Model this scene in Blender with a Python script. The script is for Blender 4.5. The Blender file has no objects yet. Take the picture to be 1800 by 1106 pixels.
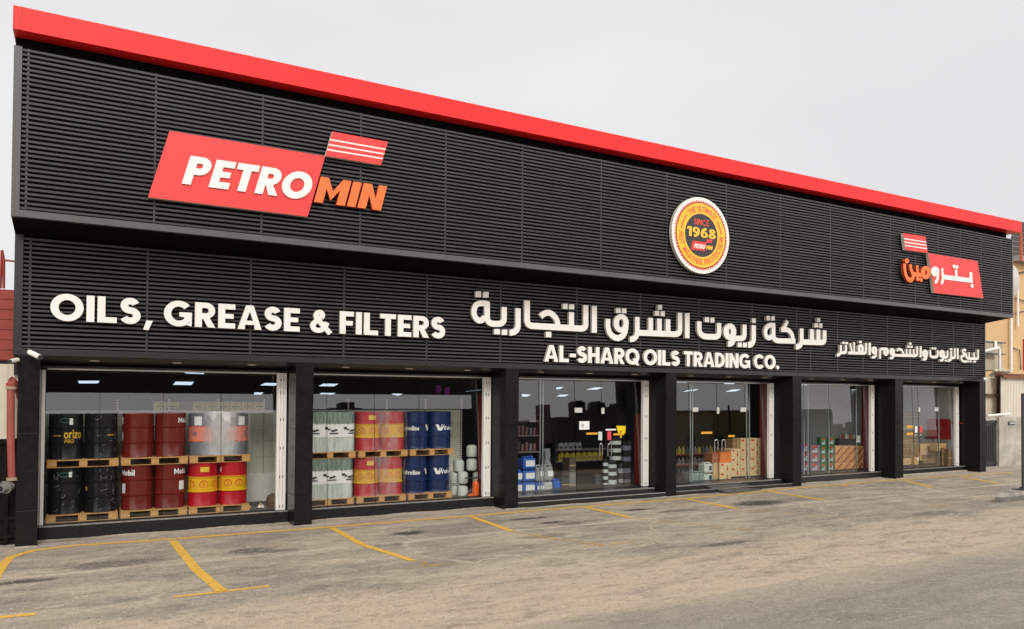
import bpy, bmesh, math, random
from mathutils import Vector, Matrix, geometry
random.seed(7)
R = math.radians
S = bpy.context.scene
COL = S.collection

# ------------------------------------------------------------------ camera
CAM = Vector((1.5949, -14.95, 2.6896))
AX = (Vector((0.87146088, -0.4904101, 0.00733977)), Vector((-0.01519366, -0.0120354, 0.99981213)),
      Vector((0.49022963, 0.87140868, 0.0179395)))
FPX, CYP = 1350.27, 671.9
cd = bpy.data.cameras.new('camera'); cam = bpy.data.objects.new('camera', cd); COL.objects.link(cam)
cd.sensor_width = 36; cd.lens = FPX / 1800 * 36; cd.shift_y = (CYP - 553) / 1800; cd.clip_end = 2000
m3 = Matrix((AX[0], AX[1], -AX[2])).transposed()
cam.matrix_world = Matrix.Translation(CAM) @ m3.to_4x4()
S.camera = cam

def ray(px, py): return (px - 900) / FPX * AX[0] - (py - CYP) / FPX * AX[1] + AX[2]
def at(px, py, Y):
    d = ray(px, py); return CAM + d * ((Y - CAM.y) / d.y)
def onz(px, py, Z=0.0):
    d = ray(px, py); return CAM + d * ((Z - CAM.z) / d.z)

def onx(px, py, X):
    d = ray(px, py); return CAM + d * ((X - CAM.x) / d.x)

# ------------------------------------------------------------------ world, sun, exposure
SUN_EL, SUN_AZ = R(40), R(192)
sd = Vector((math.sin(SUN_AZ) * math.cos(SUN_EL), math.cos(SUN_AZ) * math.cos(SUN_EL), math.sin(SUN_EL)))
W = bpy.data.worlds.new('World'); S.world = W; W.use_nodes = True
nt = W.node_tree; N = nt.nodes; L = nt.links
bg = N['Background']
sky = N.new('ShaderNodeTexSky'); sky.sky_type = 'NISHITA'; sky.sun_disc = False
sky.sun_elevation = SUN_EL; sky.sun_rotation = SUN_AZ; sky.dust_density = 6; sky.air_density = 1.5
hs = N.new('ShaderNodeHueSaturation'); hs.inputs['Saturation'].default_value = 0.08; L.new(sky.outputs[0], hs.inputs['Color'])
tc = N.new('ShaderNodeTexCoord')
dp = N.new('ShaderNodeVectorMath'); dp.operation = 'DOT_PRODUCT'; L.new(tc.outputs['Generated'], dp.inputs[0])
dp.inputs[1].default_value = (sd.x * .9, sd.y, .25)
mr = N.new('ShaderNodeMapRange'); mr.interpolation_type = 'SMOOTHSTEP'
mr.inputs['From Min'].default_value = -.15; mr.inputs['From Max'].default_value = .85
mr.inputs['To Min'].default_value = 0.0; mr.inputs['To Max'].default_value = 1.0
L.new(dp.outputs['Value'], mr.inputs['Value'])
mp = N.new('ShaderNodeMapping'); mp.inputs['Scale'].default_value = (1, 1, 2.6); L.new(tc.outputs['Generated'], mp.inputs[0])
cl = N.new('ShaderNodeTexNoise'); cl.inputs['Scale'].default_value = 1.7; cl.inputs['Detail'].default_value = 5; cl.inputs['Roughness'].default_value = .5
L.new(mp.outputs[0], cl.inputs['Vector'])
cr = N.new('ShaderNodeValToRGB'); L.new(cl.outputs['Fac'], cr.inputs[0])
cr.color_ramp.elements[0].position = .3; cr.color_ramp.elements[0].color = (7.9, 7.82, 8.0, 1)
cr.color_ramp.elements[1].position = .72; cr.color_ramp.elements[1].color = (8.9, 8.85, 8.95, 1)
mx = N.new('ShaderNodeMix'); mx.data_type = 'RGBA'; mx.inputs[0].default_value = .06
L.new(cr.outputs[0], mx.inputs[6]); L.new(hs.outputs[0], mx.inputs[7])
br = N.new('ShaderNodeMix'); br.data_type = 'RGBA'; br.blend_type = 'ADD'
L.new(mr.outputs[0], br.inputs[0]); L.new(mx.outputs[2], br.inputs[6]); br.inputs[7].default_value = (9.5, 9.2, 8.9, 1)
L.new(br.outputs[2], bg.inputs['Color']); bg.inputs['Strength'].default_value = 0.1
sl = bpy.data.lights.new('sun', 'SUN'); sl.energy = 1.5; sl.angle = R(14); sl.color = (1, .95, .88)
so = bpy.data.objects.new('sun', sl); COL.objects.link(so); so.location = (0, -20, 30)
so.rotation_euler = sd.to_track_quat('Z', 'Y').to_euler()
S.view_settings.view_transform = 'Standard'; S.view_settings.look = 'None'
S.view_settings.exposure = 0.0; S.view_settings.gamma = 1
S.render.engine = 'CYCLES'; S.cycles.max_bounces = 8; S.cycles.transparent_max_bounces = 16; S.cycles.use_denoising = True

# ------------------------------------------------------------------ materials
MATS = {}
def mat(name, c, rough=.6, metal=0., c2=None, scale=6., amt=.5, bump=0., stretch=(1, 1, 1), emit=None, spec=.5, detail=4, coat=0.):
    if name in MATS: return MATS[name]
    m = bpy.data.materials.new(name); m.use_nodes = True; t = m.node_tree; n = t.nodes; l = t.links
    p = n['Principled BSDF']; p.inputs['Roughness'].default_value = rough; p.inputs['Metallic'].default_value = metal
    p.inputs['Specular IOR Level'].default_value = spec; p.inputs['Coat Weight'].default_value = coat
    if c2 is None: c2 = tuple(min(1, v * .78) for v in c)
    tcx = n.new('ShaderNodeTexCoord'); mpx = n.new('ShaderNodeMapping'); mpx.inputs['Scale'].default_value = stretch
    l.new(tcx.outputs['Object'], mpx.inputs[0])
    nz = n.new('ShaderNodeTexNoise'); nz.inputs['Scale'].default_value = scale; nz.inputs['Detail'].default_value = detail; nz.inputs['Roughness'].default_value = .6
    l.new(mpx.outputs[0], nz.inputs['Vector'])
    rp = n.new('ShaderNodeMapRange'); rp.inputs['From Min'].default_value = .35; rp.inputs['From Max'].default_value = .7
    rp.inputs['To Max'].default_value = amt; l.new(nz.outputs['Fac'], rp.inputs['Value'])
    mix = n.new('ShaderNodeMix'); mix.data_type = 'RGBA'; mix.inputs[6].default_value = (*c, 1); mix.inputs[7].default_value = (*c2, 1)
    l.new(rp.outputs[0], mix.inputs[0]); l.new(mix.outputs[2], p.inputs['Base Color'])
    if bump:
        b = n.new('ShaderNodeBump'); b.inputs['Strength'].default_value = bump; b.inputs['Distance'].default_value = .01
        l.new(nz.outputs['Fac'], b.inputs['Height']); l.new(b.outputs[0], p.inputs['Normal'])
    if emit:
        p.inputs['Emission Color'].default_value = (*emit[0], 1); p.inputs['Emission Strength'].default_value = emit[1]
    MATS[name] = m; return m

def glassmat(name, ior, tint):
    m = bpy.data.materials.new(name); m.use_nodes = True; t = m.node_tree; n = t.nodes; l = t.links
    n.remove(n['Principled BSDF']); out = n['Material Output']
    tr = n.new('ShaderNodeBsdfTransparent'); tr.inputs[0].default_value = (*tint, 1)
    gl = n.new('ShaderNodeBsdfGlossy'); gl.inputs['Roughness'].default_value = .012
    fr = n.new('ShaderNodeFresnel'); gm_ = n.new('ShaderNodeNewGeometry'); im = n.new('ShaderNodeMapRange')
    im.inputs['To Min'].default_value = ior; im.inputs['To Max'].default_value = 1 / ior   # same reflectance from both sides of the sheet
    l.new(gm_.outputs['Backfacing'], im.inputs['Value']); l.new(im.outputs[0], fr.inputs['IOR'])
    nz = n.new('ShaderNodeTexNoise'); nz.inputs['Scale'].default_value = .9; nz.inputs['Detail'].default_value = 1
    tcx = n.new('ShaderNodeTexCoord'); l.new(tcx.outputs['Object'], nz.inputs['Vector'])
    b = n.new('ShaderNodeBump'); b.inputs['Strength'].default_value = .02; b.inputs['Distance'].default_value = .01
    l.new(nz.outputs['Fac'], b.inputs['Height']); l.new(b.outputs[0], gl.inputs['Normal'])
    mx_ = n.new('ShaderNodeMixShader'); l.new(fr.outputs[0], mx_.inputs[0]); l.new(tr.outputs[0], mx_.inputs[1]); l.new(gl.outputs[0], mx_.inputs[2])
    l.new(mx_.outputs[0], out.inputs['Surface']); MATS[name] = m; return m

def alphamat(name, c, rough, lo, hi, scale, stretch=(1, 1, 1), hi_a=.8, lo_a=.1, mid=0):
    """stretch film / worn paint: opaque patches over a see-through sheet"""
    m = mat(name, c, rough); n = m.node_tree.nodes; l = m.node_tree.links
    tcx = n.new('ShaderNodeTexCoord'); mpx = n.new('ShaderNodeMapping'); mpx.inputs['Scale'].default_value = stretch
    l.new(tcx.outputs['Object'], mpx.inputs[0])
    nz = n.new('ShaderNodeTexNoise'); nz.inputs['Scale'].default_value = scale; nz.inputs['Detail'].default_value = 6; nz.inputs['Roughness'].default_value = .65
    l.new(mpx.outputs[0], nz.inputs['Vector'])
    r = n.new('ShaderNodeMapRange'); r.inputs['From Min'].default_value = lo; r.inputs['From Max'].default_value = hi
    r.inputs['To Min'].default_value = lo_a; r.inputs['To Max'].default_value = hi_a; l.new(nz.outputs['Fac'], r.inputs['Value'])
    if mid:
        sp = n.new('ShaderNodeSeparateXYZ'); l.new(tcx.outputs['Object'], sp.inputs[0])
        ab = n.new('ShaderNodeMath'); ab.operation = 'ABSOLUTE'; l.new(sp.outputs[0], ab.inputs[0])
        g = n.new('ShaderNodeMapRange'); g.interpolation_type = 'SMOOTHSTEP'; g.inputs['From Min'].default_value = .1; g.inputs['From Max'].default_value = .45
        g.inputs['To Min'].default_value = 1; g.inputs['To Max'].default_value = mid; l.new(ab.outputs[0], g.inputs['Value'])
        mu = n.new('ShaderNodeMath'); mu.operation = 'MULTIPLY'; l.new(r.outputs[0], mu.inputs[0]); l.new(g.outputs[0], mu.inputs[1])
        l.new(mu.outputs[0], n['Principled BSDF'].inputs['Alpha']); return m
    l.new(r.outputs[0], n['Principled BSDF'].inputs['Alpha']); return m

slat_m = mat('slat_paint', (.056, .055, .057), .4, c2=(.03, .0295, .03), scale=1.3, amt=.9, stretch=(.35, 1, 11))
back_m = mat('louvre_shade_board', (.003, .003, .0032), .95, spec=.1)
clad_m = mat('dark_cladding', (.022, .021, .021), .28, c2=(.015, .0145, .015), scale=1.1, amt=.8)
frame_m = mat('grey_frame', (.085, .082, .08), .35, c2=(.062, .06, .058), scale=1.2, amt=.8)
black_m = mat('black_stone', (.012, .012, .013), .3, c2=(.03, .029, .028), scale=9, amt=.35)
pier_m = mat('pier_panel', (.009, .0088, .009), .2, c2=(.032, .03, .027), scale=10, amt=.25, spec=.13, detail=8)
sill_m = mat('painted_plinth', (.008, .008, .009), .6, c2=(.05, .047, .045), scale=16, spec=.15, amt=.3, bump=.5, stretch=(.5, 1, 1.6), detail=8)
edge_m = mat('worn_sill_edge', (.32, .29, .26), .7, c2=(.1, .095, .09), scale=12, amt=.9)
red_m = mat('red_fascia', (.87, .017, .017), .45, c2=(.7, .014, .016), scale=1.1, amt=1., spec=.35, stretch=(1, 1, .25), detail=7, bump=.12)
redsign_m = mat('red_sign', (.85, .038, .035), .4, c2=(.78, .034, .032), scale=.6, amt=.6)
rim_m = mat('sign_rim', (.62, .58, .5), .5)
white_m = mat('white_acrylic', (.83, .79, .74), .4, c2=(.78, .73, .68), scale=3, amt=.5)
orange_m = mat('orange_acrylic', (.9, .16, .025), .4)
yellow_m = mat('badge_yellow', (.88, .5, .03), .4)
badgered_m = mat('badge_red', (.75, .07, .03), .45)
badgedark_m = mat('badge_dark', (.03, .029, .03), .5)
steel_m = mat('white_guide', (.86, .83, .78), .4, c2=(.72, .68, .62), scale=4, amt=.6, stretch=(1, 1, .3))
alu_m = mat('aluminium', (.55, .53, .5), .35, metal=.6)
glass_m = glassmat('shop_glass', 1.95, (.93, .95, .94))
fin_m = mat('glass_edge', (.5, .56, .53), .2)
floor_m = mat('shop_floor', (.07, .062, .055), .5)
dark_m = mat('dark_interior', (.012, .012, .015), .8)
slatw_m = mat('display_panel', (.66, .66, .54), .5)
cream_m = mat('cream_wall', (.84, .8, .73), .7)
redwall_m = mat('dark_red_wall', (.2, .006, .008), .5)
lamp_m = mat('lamp_panel', (.9, .92, .95), .5, emit=((.72, .86, 1), 1.1))
down_m = mat('lamp_ring', (.6, .55, .48), .5)
wood_m = mat('pallet_wood', (.6, .33, .12), .7, c2=(.42, .2, .065), scale=9, amt=.8, stretch=(.6, 3, 3), bump=.3)
drumblack_m = mat('black_drum_paint', (.009, .01, .012), .25, coat=.1, spec=.4)
drumred_m = mat('maroon_drum_paint', (.16, .012, .008), .25, coat=.3)
drumcrim_m = mat('crimson_drum_paint', (.5, .006, .02), .28, coat=.3)
drumyel_m = mat('yellow_band_paint', (.78, .42, .01), .3)
drumblue_m = mat('navy_drum_paint', (.008, .025, .1), .25, coat=.3)
drumorange_m = mat('orange_band_paint', (.75, .12, .03), .35)
ink_m = mat('white_ink', (.85, .85, .85), .5)
inky_m = mat('yellow_ink', (.8, .5, .02), .5)
inkr_m = mat('red_ink', (.6, .03, .02), .5)
inkd_m = mat('dark_ink', (.03, .035, .04), .5)
film_m = alphamat('stretch_film', (.72, .69, .69), .25, .3, .66, 1.7, (2.0, 2.0, .5), hi_a=.92, lo_a=.5, mid=.26)
filmd_m = alphamat('clear_film', (.65, .63, .64), .2, .38, .72, 2.4, (2.2, 2.2, .5), hi_a=.6, lo_a=.05, mid=.3)
fogw_m = mat('wrapped_cans', (.66, .68, .63), .35, c2=(.4, .45, .4), scale=5, amt=.8, stretch=(3, 3, .4))
foggreen_m = mat('wrapped_can_tops', (.13, .18, .15), .35, c2=(.5, .55, .5), scale=8, amt=.7, stretch=(4, 4, .5))
whitelab_m = mat('white_label_band', (.82, .81, .79), .4)
jar_m = mat('white_plastic', (.62, .66, .6), .4, c2=(.52, .57, .52), scale=4)
bluecan_m = mat('blue_plastic', (.02, .12, .5), .35)
greycan_m = mat('grey_plastic', (.3, .32, .31), .4)
card_m = mat('tan_card', (.6, .4, .2), .75, c2=(.5, .32, .15), scale=5)
cardpale_m = mat('pale_card', (.75, .56, .3), .7, c2=(.68, .5, .26), scale=4)
cardbrown_m = mat('brown_card', (.24, .15, .075), .8)
cardyel_m = mat('yellow_card', (.75, .56, .2), .7)

# ------------------------------------------------------------------ mesh helpers
class MB:
    def __init__(s): s.v = []; s.f = []; s.mi = []; s.mats = []
    def _m(s, m):
        if m not in s.mats: s.mats.append(m)
        return s.mats.index(m)
    def add(s, vs, fs, m):
        o = len(s.v); s.v += [tuple(v) for v in vs]; k = s._m(m)
        for f in fs: s.f.append(tuple(i + o for i in f)); s.mi.append(k)
    def box(s, x0, x1, y0, y1, z0, z1, m):
        s.add([(x0, y0, z0), (x1, y0, z0), (x1, y1, z0), (x0, y1, z0), (x0, y0, z1), (x1, y0, z1), (x1, y1, z1), (x0, y1, z1)],
              [(0, 3, 2, 1), (4, 5, 6, 7), (0, 1, 5, 4), (1, 2, 6, 5), (2, 3, 7, 6), (3, 0, 4, 7)], m)
    def hexa(s, b, t, m):
        s.add(list(b) + list(t), [(0, 3, 2, 1), (4, 5, 6, 7), (0, 1, 5, 4), (1, 2, 6, 5), (2, 3, 7, 6), (3, 0, 4, 7)], m)
    def quad(s, a, b, c, d, m): s.add([a, b, c, d], [(0, 1, 2, 3)], m)
    def lathe(s, prof, m, c=(0, 0, 0), seg=32, mfun=None):
        vs = []; fs = []
        for (r, z) in prof:
            for k in range(seg):
                a = 2 * math.pi * k / seg; vs.append((c[0] + r * math.cos(a), c[1] + r * math.sin(a), c[2] + z))
        o = len(s.v); s.v += vs
        for i in range(len(prof) - 1):
            mm = mfun((prof[i][1] + prof[i + 1][1]) / 2) if mfun else m
            k_ = s._m(mm)
            for k in range(seg):
                k2 = (k + 1) % seg
                s.f.append((o + i * seg + k, o + i * seg + k2, o + (i + 1) * seg + k2, o + (i + 1) * seg + k)); s.mi.append(k_)
    def tube(s, pts, r, m, seg=10, cap=True):
        pts = [Vector(p) for p in pts]; rings = []
        for i, p in enumerate(pts):
            d = (pts[min(i + 1, len(pts) - 1)] - pts[max(i - 1, 0)]).normalized()
            u = d.cross(Vector((0, 0, 1)) if abs(d.z) < .9 else Vector((0, 1, 0))).normalized(); w = d.cross(u)
            rr = r[i] if isinstance(r, (list, tuple)) else r
            rings.append([p + (u * math.cos(2 * math.pi * k / seg) + w * math.sin(2 * math.pi * k / seg)) * rr for k in range(seg)])
        vs = [v for g in rings for v in g]; fs = []
        for i in range(len(pts) - 1):
            for k in range(seg):
                k2 = (k + 1) % seg; fs.append((i * seg + k, i * seg + k2, (i + 1) * seg + k2, (i + 1) * seg + k))
        if cap: fs.append(tuple(range(seg - 1, -1, -1))); fs.append(tuple((len(pts) - 1) * seg + k for k in range(seg)))
        s.add(vs, fs, m)
    def prism(s, loops, f, depth, m, side=None):
        """loops in plane coords (outer first, then holes); f(u, v, d) -> point; d = 0 front, depth = back"""
        L3 = [[Vector((p[0], p[1], 0)) for p in lp] for lp in loops]
        tris = geometry.tessellate_polygon(L3); flat = [p for lp in loops for p in lp]
        vs = [f(p[0], p[1], 0) for p in flat]
        def area(t): 
            a, b, c = (flat[i] for i in t); return (b[0]-a[0])*(c[1]-a[1])-(b[1]-a[1])*(c[0]-a[0])
        fs = [tuple(t) if area(t) > 0 else tuple(reversed(t)) for t in tris]
        s.add(vs, fs, m)
        if depth:
            for li, lp in enumerate(loops):
                ar = sum(lp[i][0]*lp[(i+1) % len(lp)][1]-lp[(i+1) % len(lp)][0]*lp[i][1] for i in range(len(lp)))
                if (ar < 0) != (li > 0): lp = lp[::-1]
                n = len(lp); vv = [f(p[0], p[1], 0) for p in lp] + [f(p[0], p[1], depth) for p in lp]
                s.add(vv, [(i, i + n, (i + 1) % n + n, (i + 1) % n) for i in range(n)], side or m)
    def build(s, name, parent=None, smooth=False, bevel=0):
        me = bpy.data.meshes.new(name); me.from_pydata(s.v, [], s.f)
        for m in s.mats: me.materials.append(m)
        me.polygons.foreach_set('material_index', s.mi)
        if smooth: me.polygons.foreach_set('use_smooth', [True] * len(me.polygons))
        me.update(); o = bpy.data.objects.new(name, me); COL.objects.link(o)
        if smooth: me.set_sharp_from_angle(angle=R(35))
        if bevel:
            b = o.modifiers.new('bevel', 'BEVEL'); b.width = bevel; b.segments = 2; b.limit_method = 'ANGLE'
        if parent: o.parent = parent
        return o

def tag(o, label=None, cat=None, group=None, kind=None):
    if label: o['label'] = label
    if cat: o['category'] = cat
    if group: o['group'] = group
    if kind: o['kind'] = kind
    return o
def thing(name, label, cat, loc=(0, 0, 0), group=None, rz=0):
    o = bpy.data.objects.new(name, None); COL.objects.link(o); o.location = loc; o.rotation_euler.z = rz
    o.empty_display_size = .2
    return tag(o, label, cat, group)
def copy_tree(o, parent=None):
    c = o.copy(); COL.objects.link(c)
    if parent is not None: c.parent = parent
    for ch in list(o.children): copy_tree(ch, c)
    return c
def attach(o, th):
    o.parent = th; o.location = Vector(o.location) - Vector(th.location); return o
ORD = ['first', 'second', 'third', 'fourth', 'fifth', 'sixth', 'seventh', 'eighth', 'ninth', 'tenth', 'eleventh', 'twelfth']

# ------------------------------------------------------------------ glyphs
def arc(cx, cy, rx, ry, a0, a1, n=14):
    return [(cx + rx * math.cos(R(a0 + (a1 - a0) * i / n)), cy + ry * math.sin(R(a0 + (a1 - a0) * i / n))) for i in range(n + 1)]
def ell(cx, cy, rx, ry, n=28): return arc(cx, cy, rx, ry, 0, 360, n)[:-1]
def rect(x0, y0, x1, y1): return [(x0, y0), (x1, y0), (x1, y1), (x0, y1)]
def smooth(pts, k=4):
    out = []
    P = [pts[0]] + list(pts) + [pts[-1]]
    for i in range(1, len(P) - 2):
        for j in range(k):
            t = j / k; a, b, c, d = P[i - 1], P[i], P[i + 1], P[i + 2]
            out.append(tuple(.5 * ((2 * b[q]) + (-a[q] + c[q]) * t + (2 * a[q] - 5 * b[q] + 4 * c[q] - d[q]) * t * t + (-a[q] + 3 * b[q] - 3 * c[q] + d[q]) * t ** 3) for q in (0, 1)))
    out.append(tuple(pts[-1])); return out
def stroke(pts, w):
    pts = [Vector(p[:2]) for p in pts]; l = []; r = []
    for i, p in enumerate(pts):
        a = (p - pts[i - 1]).normalized() if i else None
        b = (pts[i + 1] - p).normalized() if i < len(pts) - 1 else None
        if a is None: a = b
        if b is None: b = a
        na = Vector((-a.y, a.x)); nb = Vector((-b.y, b.x)); n = na + nb
        if n.length < 1e-6: n = na
        n.normalize(); k = min(2.0, 1 / max(.3, n.dot(na)))
        l.append(tuple(p + n * w / 2 * k)); r.append(tuple(p - n * w / 2 * k))
    return l + r[::-1]
def rounded(pts):
    """polyline whose points may carry a corner radius as third value"""
    out = []
    for i, p in enumerate(pts):
        if len(p) < 3 or i in (0, len(pts) - 1): out.append(tuple(p[:2])); continue
        P = Vector(p[:2]); a = Vector(pts[i - 1][:2]) - P; b = Vector(pts[i + 1][:2]) - P; r = p[2]
        A = P + a.normalized() * min(r, a.length * .95); B = P + b.normalized() * min(r, b.length * .95)
        for j in range(8):
            t = j / 7; out.append(tuple((1 - t) ** 2 * A + 2 * t * (1 - t) * P + t * t * B))
    return out
def glyph(c, t):
    """pieces (each a list of loops) and advance width, cap height 1, stem t"""
    h = t * .86
    if c == 'I': return [[rect(0, 0, t, 1)]], t
    if c == 'l': return [[rect(0, 0, t, 1.02)]], t
    if c == 'i': return [[rect(0, 0, t, .72)], [rect(0, .82, t, 1.02)]], t
    if c == 'L': return [[[(0, 0), (.62, 0), (.62, h), (t, h), (t, 1), (0, 1)]]], .62
    if c == 'E': return [[[(0, 0), (.62, 0), (.62, h), (t, h), (t, .5 - h * .45), (.56, .5 - h * .45), (.56, .5 + h * .45), (t, .5 + h * .45), (t, 1 - h), (.62, 1 - h), (.62, 1), (0, 1)]]], .62
    if c == 'F': return [[[(0, 0), (t, 0), (t, .5 - h * .55), (.55, .5 - h * .55), (.55, .5 + h * .4), (t, .5 + h * .4), (t, 1 - h), (.6, 1 - h), (.6, 1), (0, 1)]]], .6
    if c == 'T': return [[[(.35 - t / 2, 0), (.35 + t / 2, 0), (.35 + t / 2, 1 - h), (.7, 1 - h), (.7, 1), (0, 1), (0, 1 - h), (.35 - t / 2, 1 - h)]]], .7
    if c == 'H': return [[[(0, 0), (t, 0), (t, .5 - h / 2), (.78 - t, .5 - h / 2), (.78 - t, 0), (.78, 0), (.78, 1), (.78 - t, 1), (.78 - t, .5 + h / 2), (t, .5 + h / 2), (t, 1), (0, 1)]]], .78
    if c == 'N': return [[[(0, 0), (t, 0), (t, .56), (.8 - t * 1.02, 0), (.8, 0), (.8, 1), (.8 - t, 1), (.8 - t, .44), (t * 1.02, 1), (0, 1)]]], .8
    if c == 'M': return [[[(0, 0), (t, 0), (t, .58), (.5, .14), (1 - t, .58), (1 - t, 0), (1, 0), (1, 1), (1 - t * .95, 1), (.5, .5), (t * .95, 1), (0, 1)]]], 1.0
    if c == 'V': return [[[(.34, 0), (.6, 0), (.94, 1), (.94 - t * 1.1, 1), (.47, .3), (t * 1.1, 1), (0, 1)]]], .94
    if c == 'v': return [[[(.24, 0), (.42, 0), (.66, .72), (.66 - t * 1.1, .72), (.33, .24), (t * 1.1, .72), (0, .72)]]], .66
    if c == 'W': return [[[(.24, 0), (.46, 0), (.6, .5), (.74, 0), (.96, 0), (1.2, 1), (1.2 - t, 1), (.84, .35), (.69, .9), (.51, .9), (.36, .35), (t, 1), (0, 1)]]], 1.2
    if c == 'A':
        return [[[(0, 0), (t * 1.08, 0), (.27, .19), (.63, .19), (.9 - t * 1.08, 0), (.9, 0), (.45 + t * .56, 1), (.45 - t * .56, 1)], [(.45 - (.45 - t) * .62, .19 + h * .8), (.45 + (.45 - t) * .62, .19 + h * .8), (.45, .74)]]], .9
    if c == 'D':
        return [[[(0, 0), (.34, 0)] + arc(.34, .5, .46, .5, -90, 90, 16) + [(0, 1)], [(t, h), (t, 1 - h)] + arc(.34, .5, .46 - t, .5 - h, 90, -90, 12)]], .8
    if c == 'U':
        return [[[(0, 1), (0, .38)] + arc(.38, .38, .38, .38, 180, 360, 14) + [(.76, 1), (.76 - t, 1), (.76 - t, .38)] + arc(.38, .38, .38 - t, .38 - h, 360, 180, 10) + [(t, 1)]]], .76
    if c in 'OQ':
        p = [[ell(.5, .5, .51, .515), ell(.5, .5, .51 - t, .515 - t * .93)]]
        if c == 'Q': p.append([[(.5, .36), (.66, .4), (1.0, -.03), (.78, -.06)]])
        return p, 1.0
    if c == 'C':
        return [[arc(.5, .5, .51, .515, 42, 318, 26) + arc(.5, .5, .51 - t, .515 - t * .93, 318, 42, 22)]], .9
    if c == 'G':
        return [[arc(.5, .5, .51, .515, 42, 328, 26) + [(.76, .06), (.95, 0.0), (.96, .56), (.52, .56), (.52, .56 - h * .8), (.96 - t, .36)] + arc(.5, .5, .51 - t, .515 - t * .93, 322, 42, 22)]], .97
    if c in 'RP':
        hole = [(t, 1 - h), (t, .36 + h)] + arc(.4, .68, .32 - t * .93, .32 - h, -90, 90, 8)
        if c == 'P': o = [(0, 0), (t, 0), (t, .36)] + arc(.4, .68, .32, .32, -90, 90, 14) + [(0, 1)]
        else: o = [(0, 0), (t, 0), (t, .33), (.3, .33), (.46, 0), (.46 + t * 1.1, 0), (.52, .385)] + arc(.4, .68, .32, .32, -55, 90, 12) + [(0, 1)]
        return [[o, hole]], .74
    if c == 'S':
        d = t / 2; cu = (1.53 - d) / 2; ru = (.49 - d) / 2; cl_ = (.51 + d) / 2; rl = (.53 - d) / 2
        p = arc(.335, cu, .315 - d, ru, 22, 268, 18) + arc(.335, cl_, .345 - d, rl, 88, -156, 18)
        return [[stroke(p, t)]], .68
    if c == '&':
        a = smooth([(.86, -.02), (.62, .26), (.36, .55), (.27, .72), (.33, .86), (.46, .88), (.53, .77), (.46, .64)], 4)
        b = smooth([(.46, .64), (.28, .5), (.14, .33), (.2, .15), (.4, .1), (.58, .2), (.72, .46)], 4)
        return [[stroke(a, t * .86)], [stroke(b, t * .86)]], .86
    if c == ',': return [[[(0, -.2), (.17, -.22), (.32, .16), (.1, .16)]]], .3
    if c == '.': return [[ell(.14, .13, .14, .14, 16)]], .28
    if c == '-': return [[rect(0, .32, .4, .32 + h)]], .4
    if c == '1': return [[[(.2, 0), (.2 + t, 0), (.2 + t, 1), (.2, 1), (0, .86), (0, .68), (.2, .78)]]], .2 + t
    if c == '8': return [[ell(.34, .27, .36, .28), ell(.34, .27, .36 - t, .28 - h * .8)], [ell(.34, .755, .31, .245), ell(.34, .755, .31 - t, .245 - h * .75)]], .7
    if c in '69':
        pc = [[ell(.34, .32, .36, .33), ell(.34, .32, .36 - t, .33 - h * .85)], [stroke(smooth([(.12, .36), (.16, .62), (.3, .82), (.56, .93)], 4), t)]]
        if c == '9': pc = [[[(.68 - x, 1 - y) for x, y in lp] for lp in q] for q in pc]
        return pc, .7
    if c in 'oabe':
        ring = [ell(.34, .36, .35, .37, 20), ell(.34, .36, .35 - t, .37 - t * .9, 16)]
        if c == 'o': return [ring], .68
        if c == 'a': return [ring, [rect(.68 - t, 0, .68, .72)]], .68
        if c == 'b': return [ring, [rect(0, 0, t, 1.02)]], .68
        return [[arc(.34, .36, .35, .37, 0, 320, 18) + arc(.34, .36, .35 - t, .37 - t * .9, 320, 0, 14)], [rect(t * .9, .3, .68, .3 + t * .7)]], .68
    if c in 'rn':
        p = [[rect(0, 0, t, .72)]]
        if c == 'r': p.append([stroke(smooth([(t * .6, .4), (t * .9, .58), (.42, .65)], 4), t)]); return p, .44
        p.append([stroke(smooth([(t * .5, .42), (.2, .6), (.38, .63), (.62 - t / 2, .48), (.62 - t / 2, 0)], 4), t)]); return p, .62
    if c == 'z': return [[[(0, 0), (.56, 0), (.56, t * .9), (.24, t * .9), (.56, .56), (.56, .72), (0, .72), (0, .72 - t * .9), (.3, .72 - t * .9), (0, .16)]]], .56
    return [], .3
def layout(text, t, gap, space=.34):
    x = 0; out = []
    for ch in text:
        if ch == ' ': x += space; continue
        p, w = glyph(ch, t); out.append((ch, x, p)); x += w + gap
    return out, x - gap
def sign_text(th, text, x0, x1, z0, hgt, Y, t, gap, m, depth, shear=0, side=None, space=.34):
    lay, w = layout(text, t, gap, space); sx = (x1 - x0) / w
    for ch, ox, pieces in lay:
        mb = MB()
        for i, lp in enumerate(pieces):
            lps = [[(x0 + (ox + u) * sx + shear * v * hgt, z0 + v * hgt) for u, v in l] for l in lp]
            mb.prism(lps, lambda u, v, d, i=i: (u, Y + d - .003 * i, v), depth, m, side)
        attach(mb.build("letter"), th)

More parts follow.
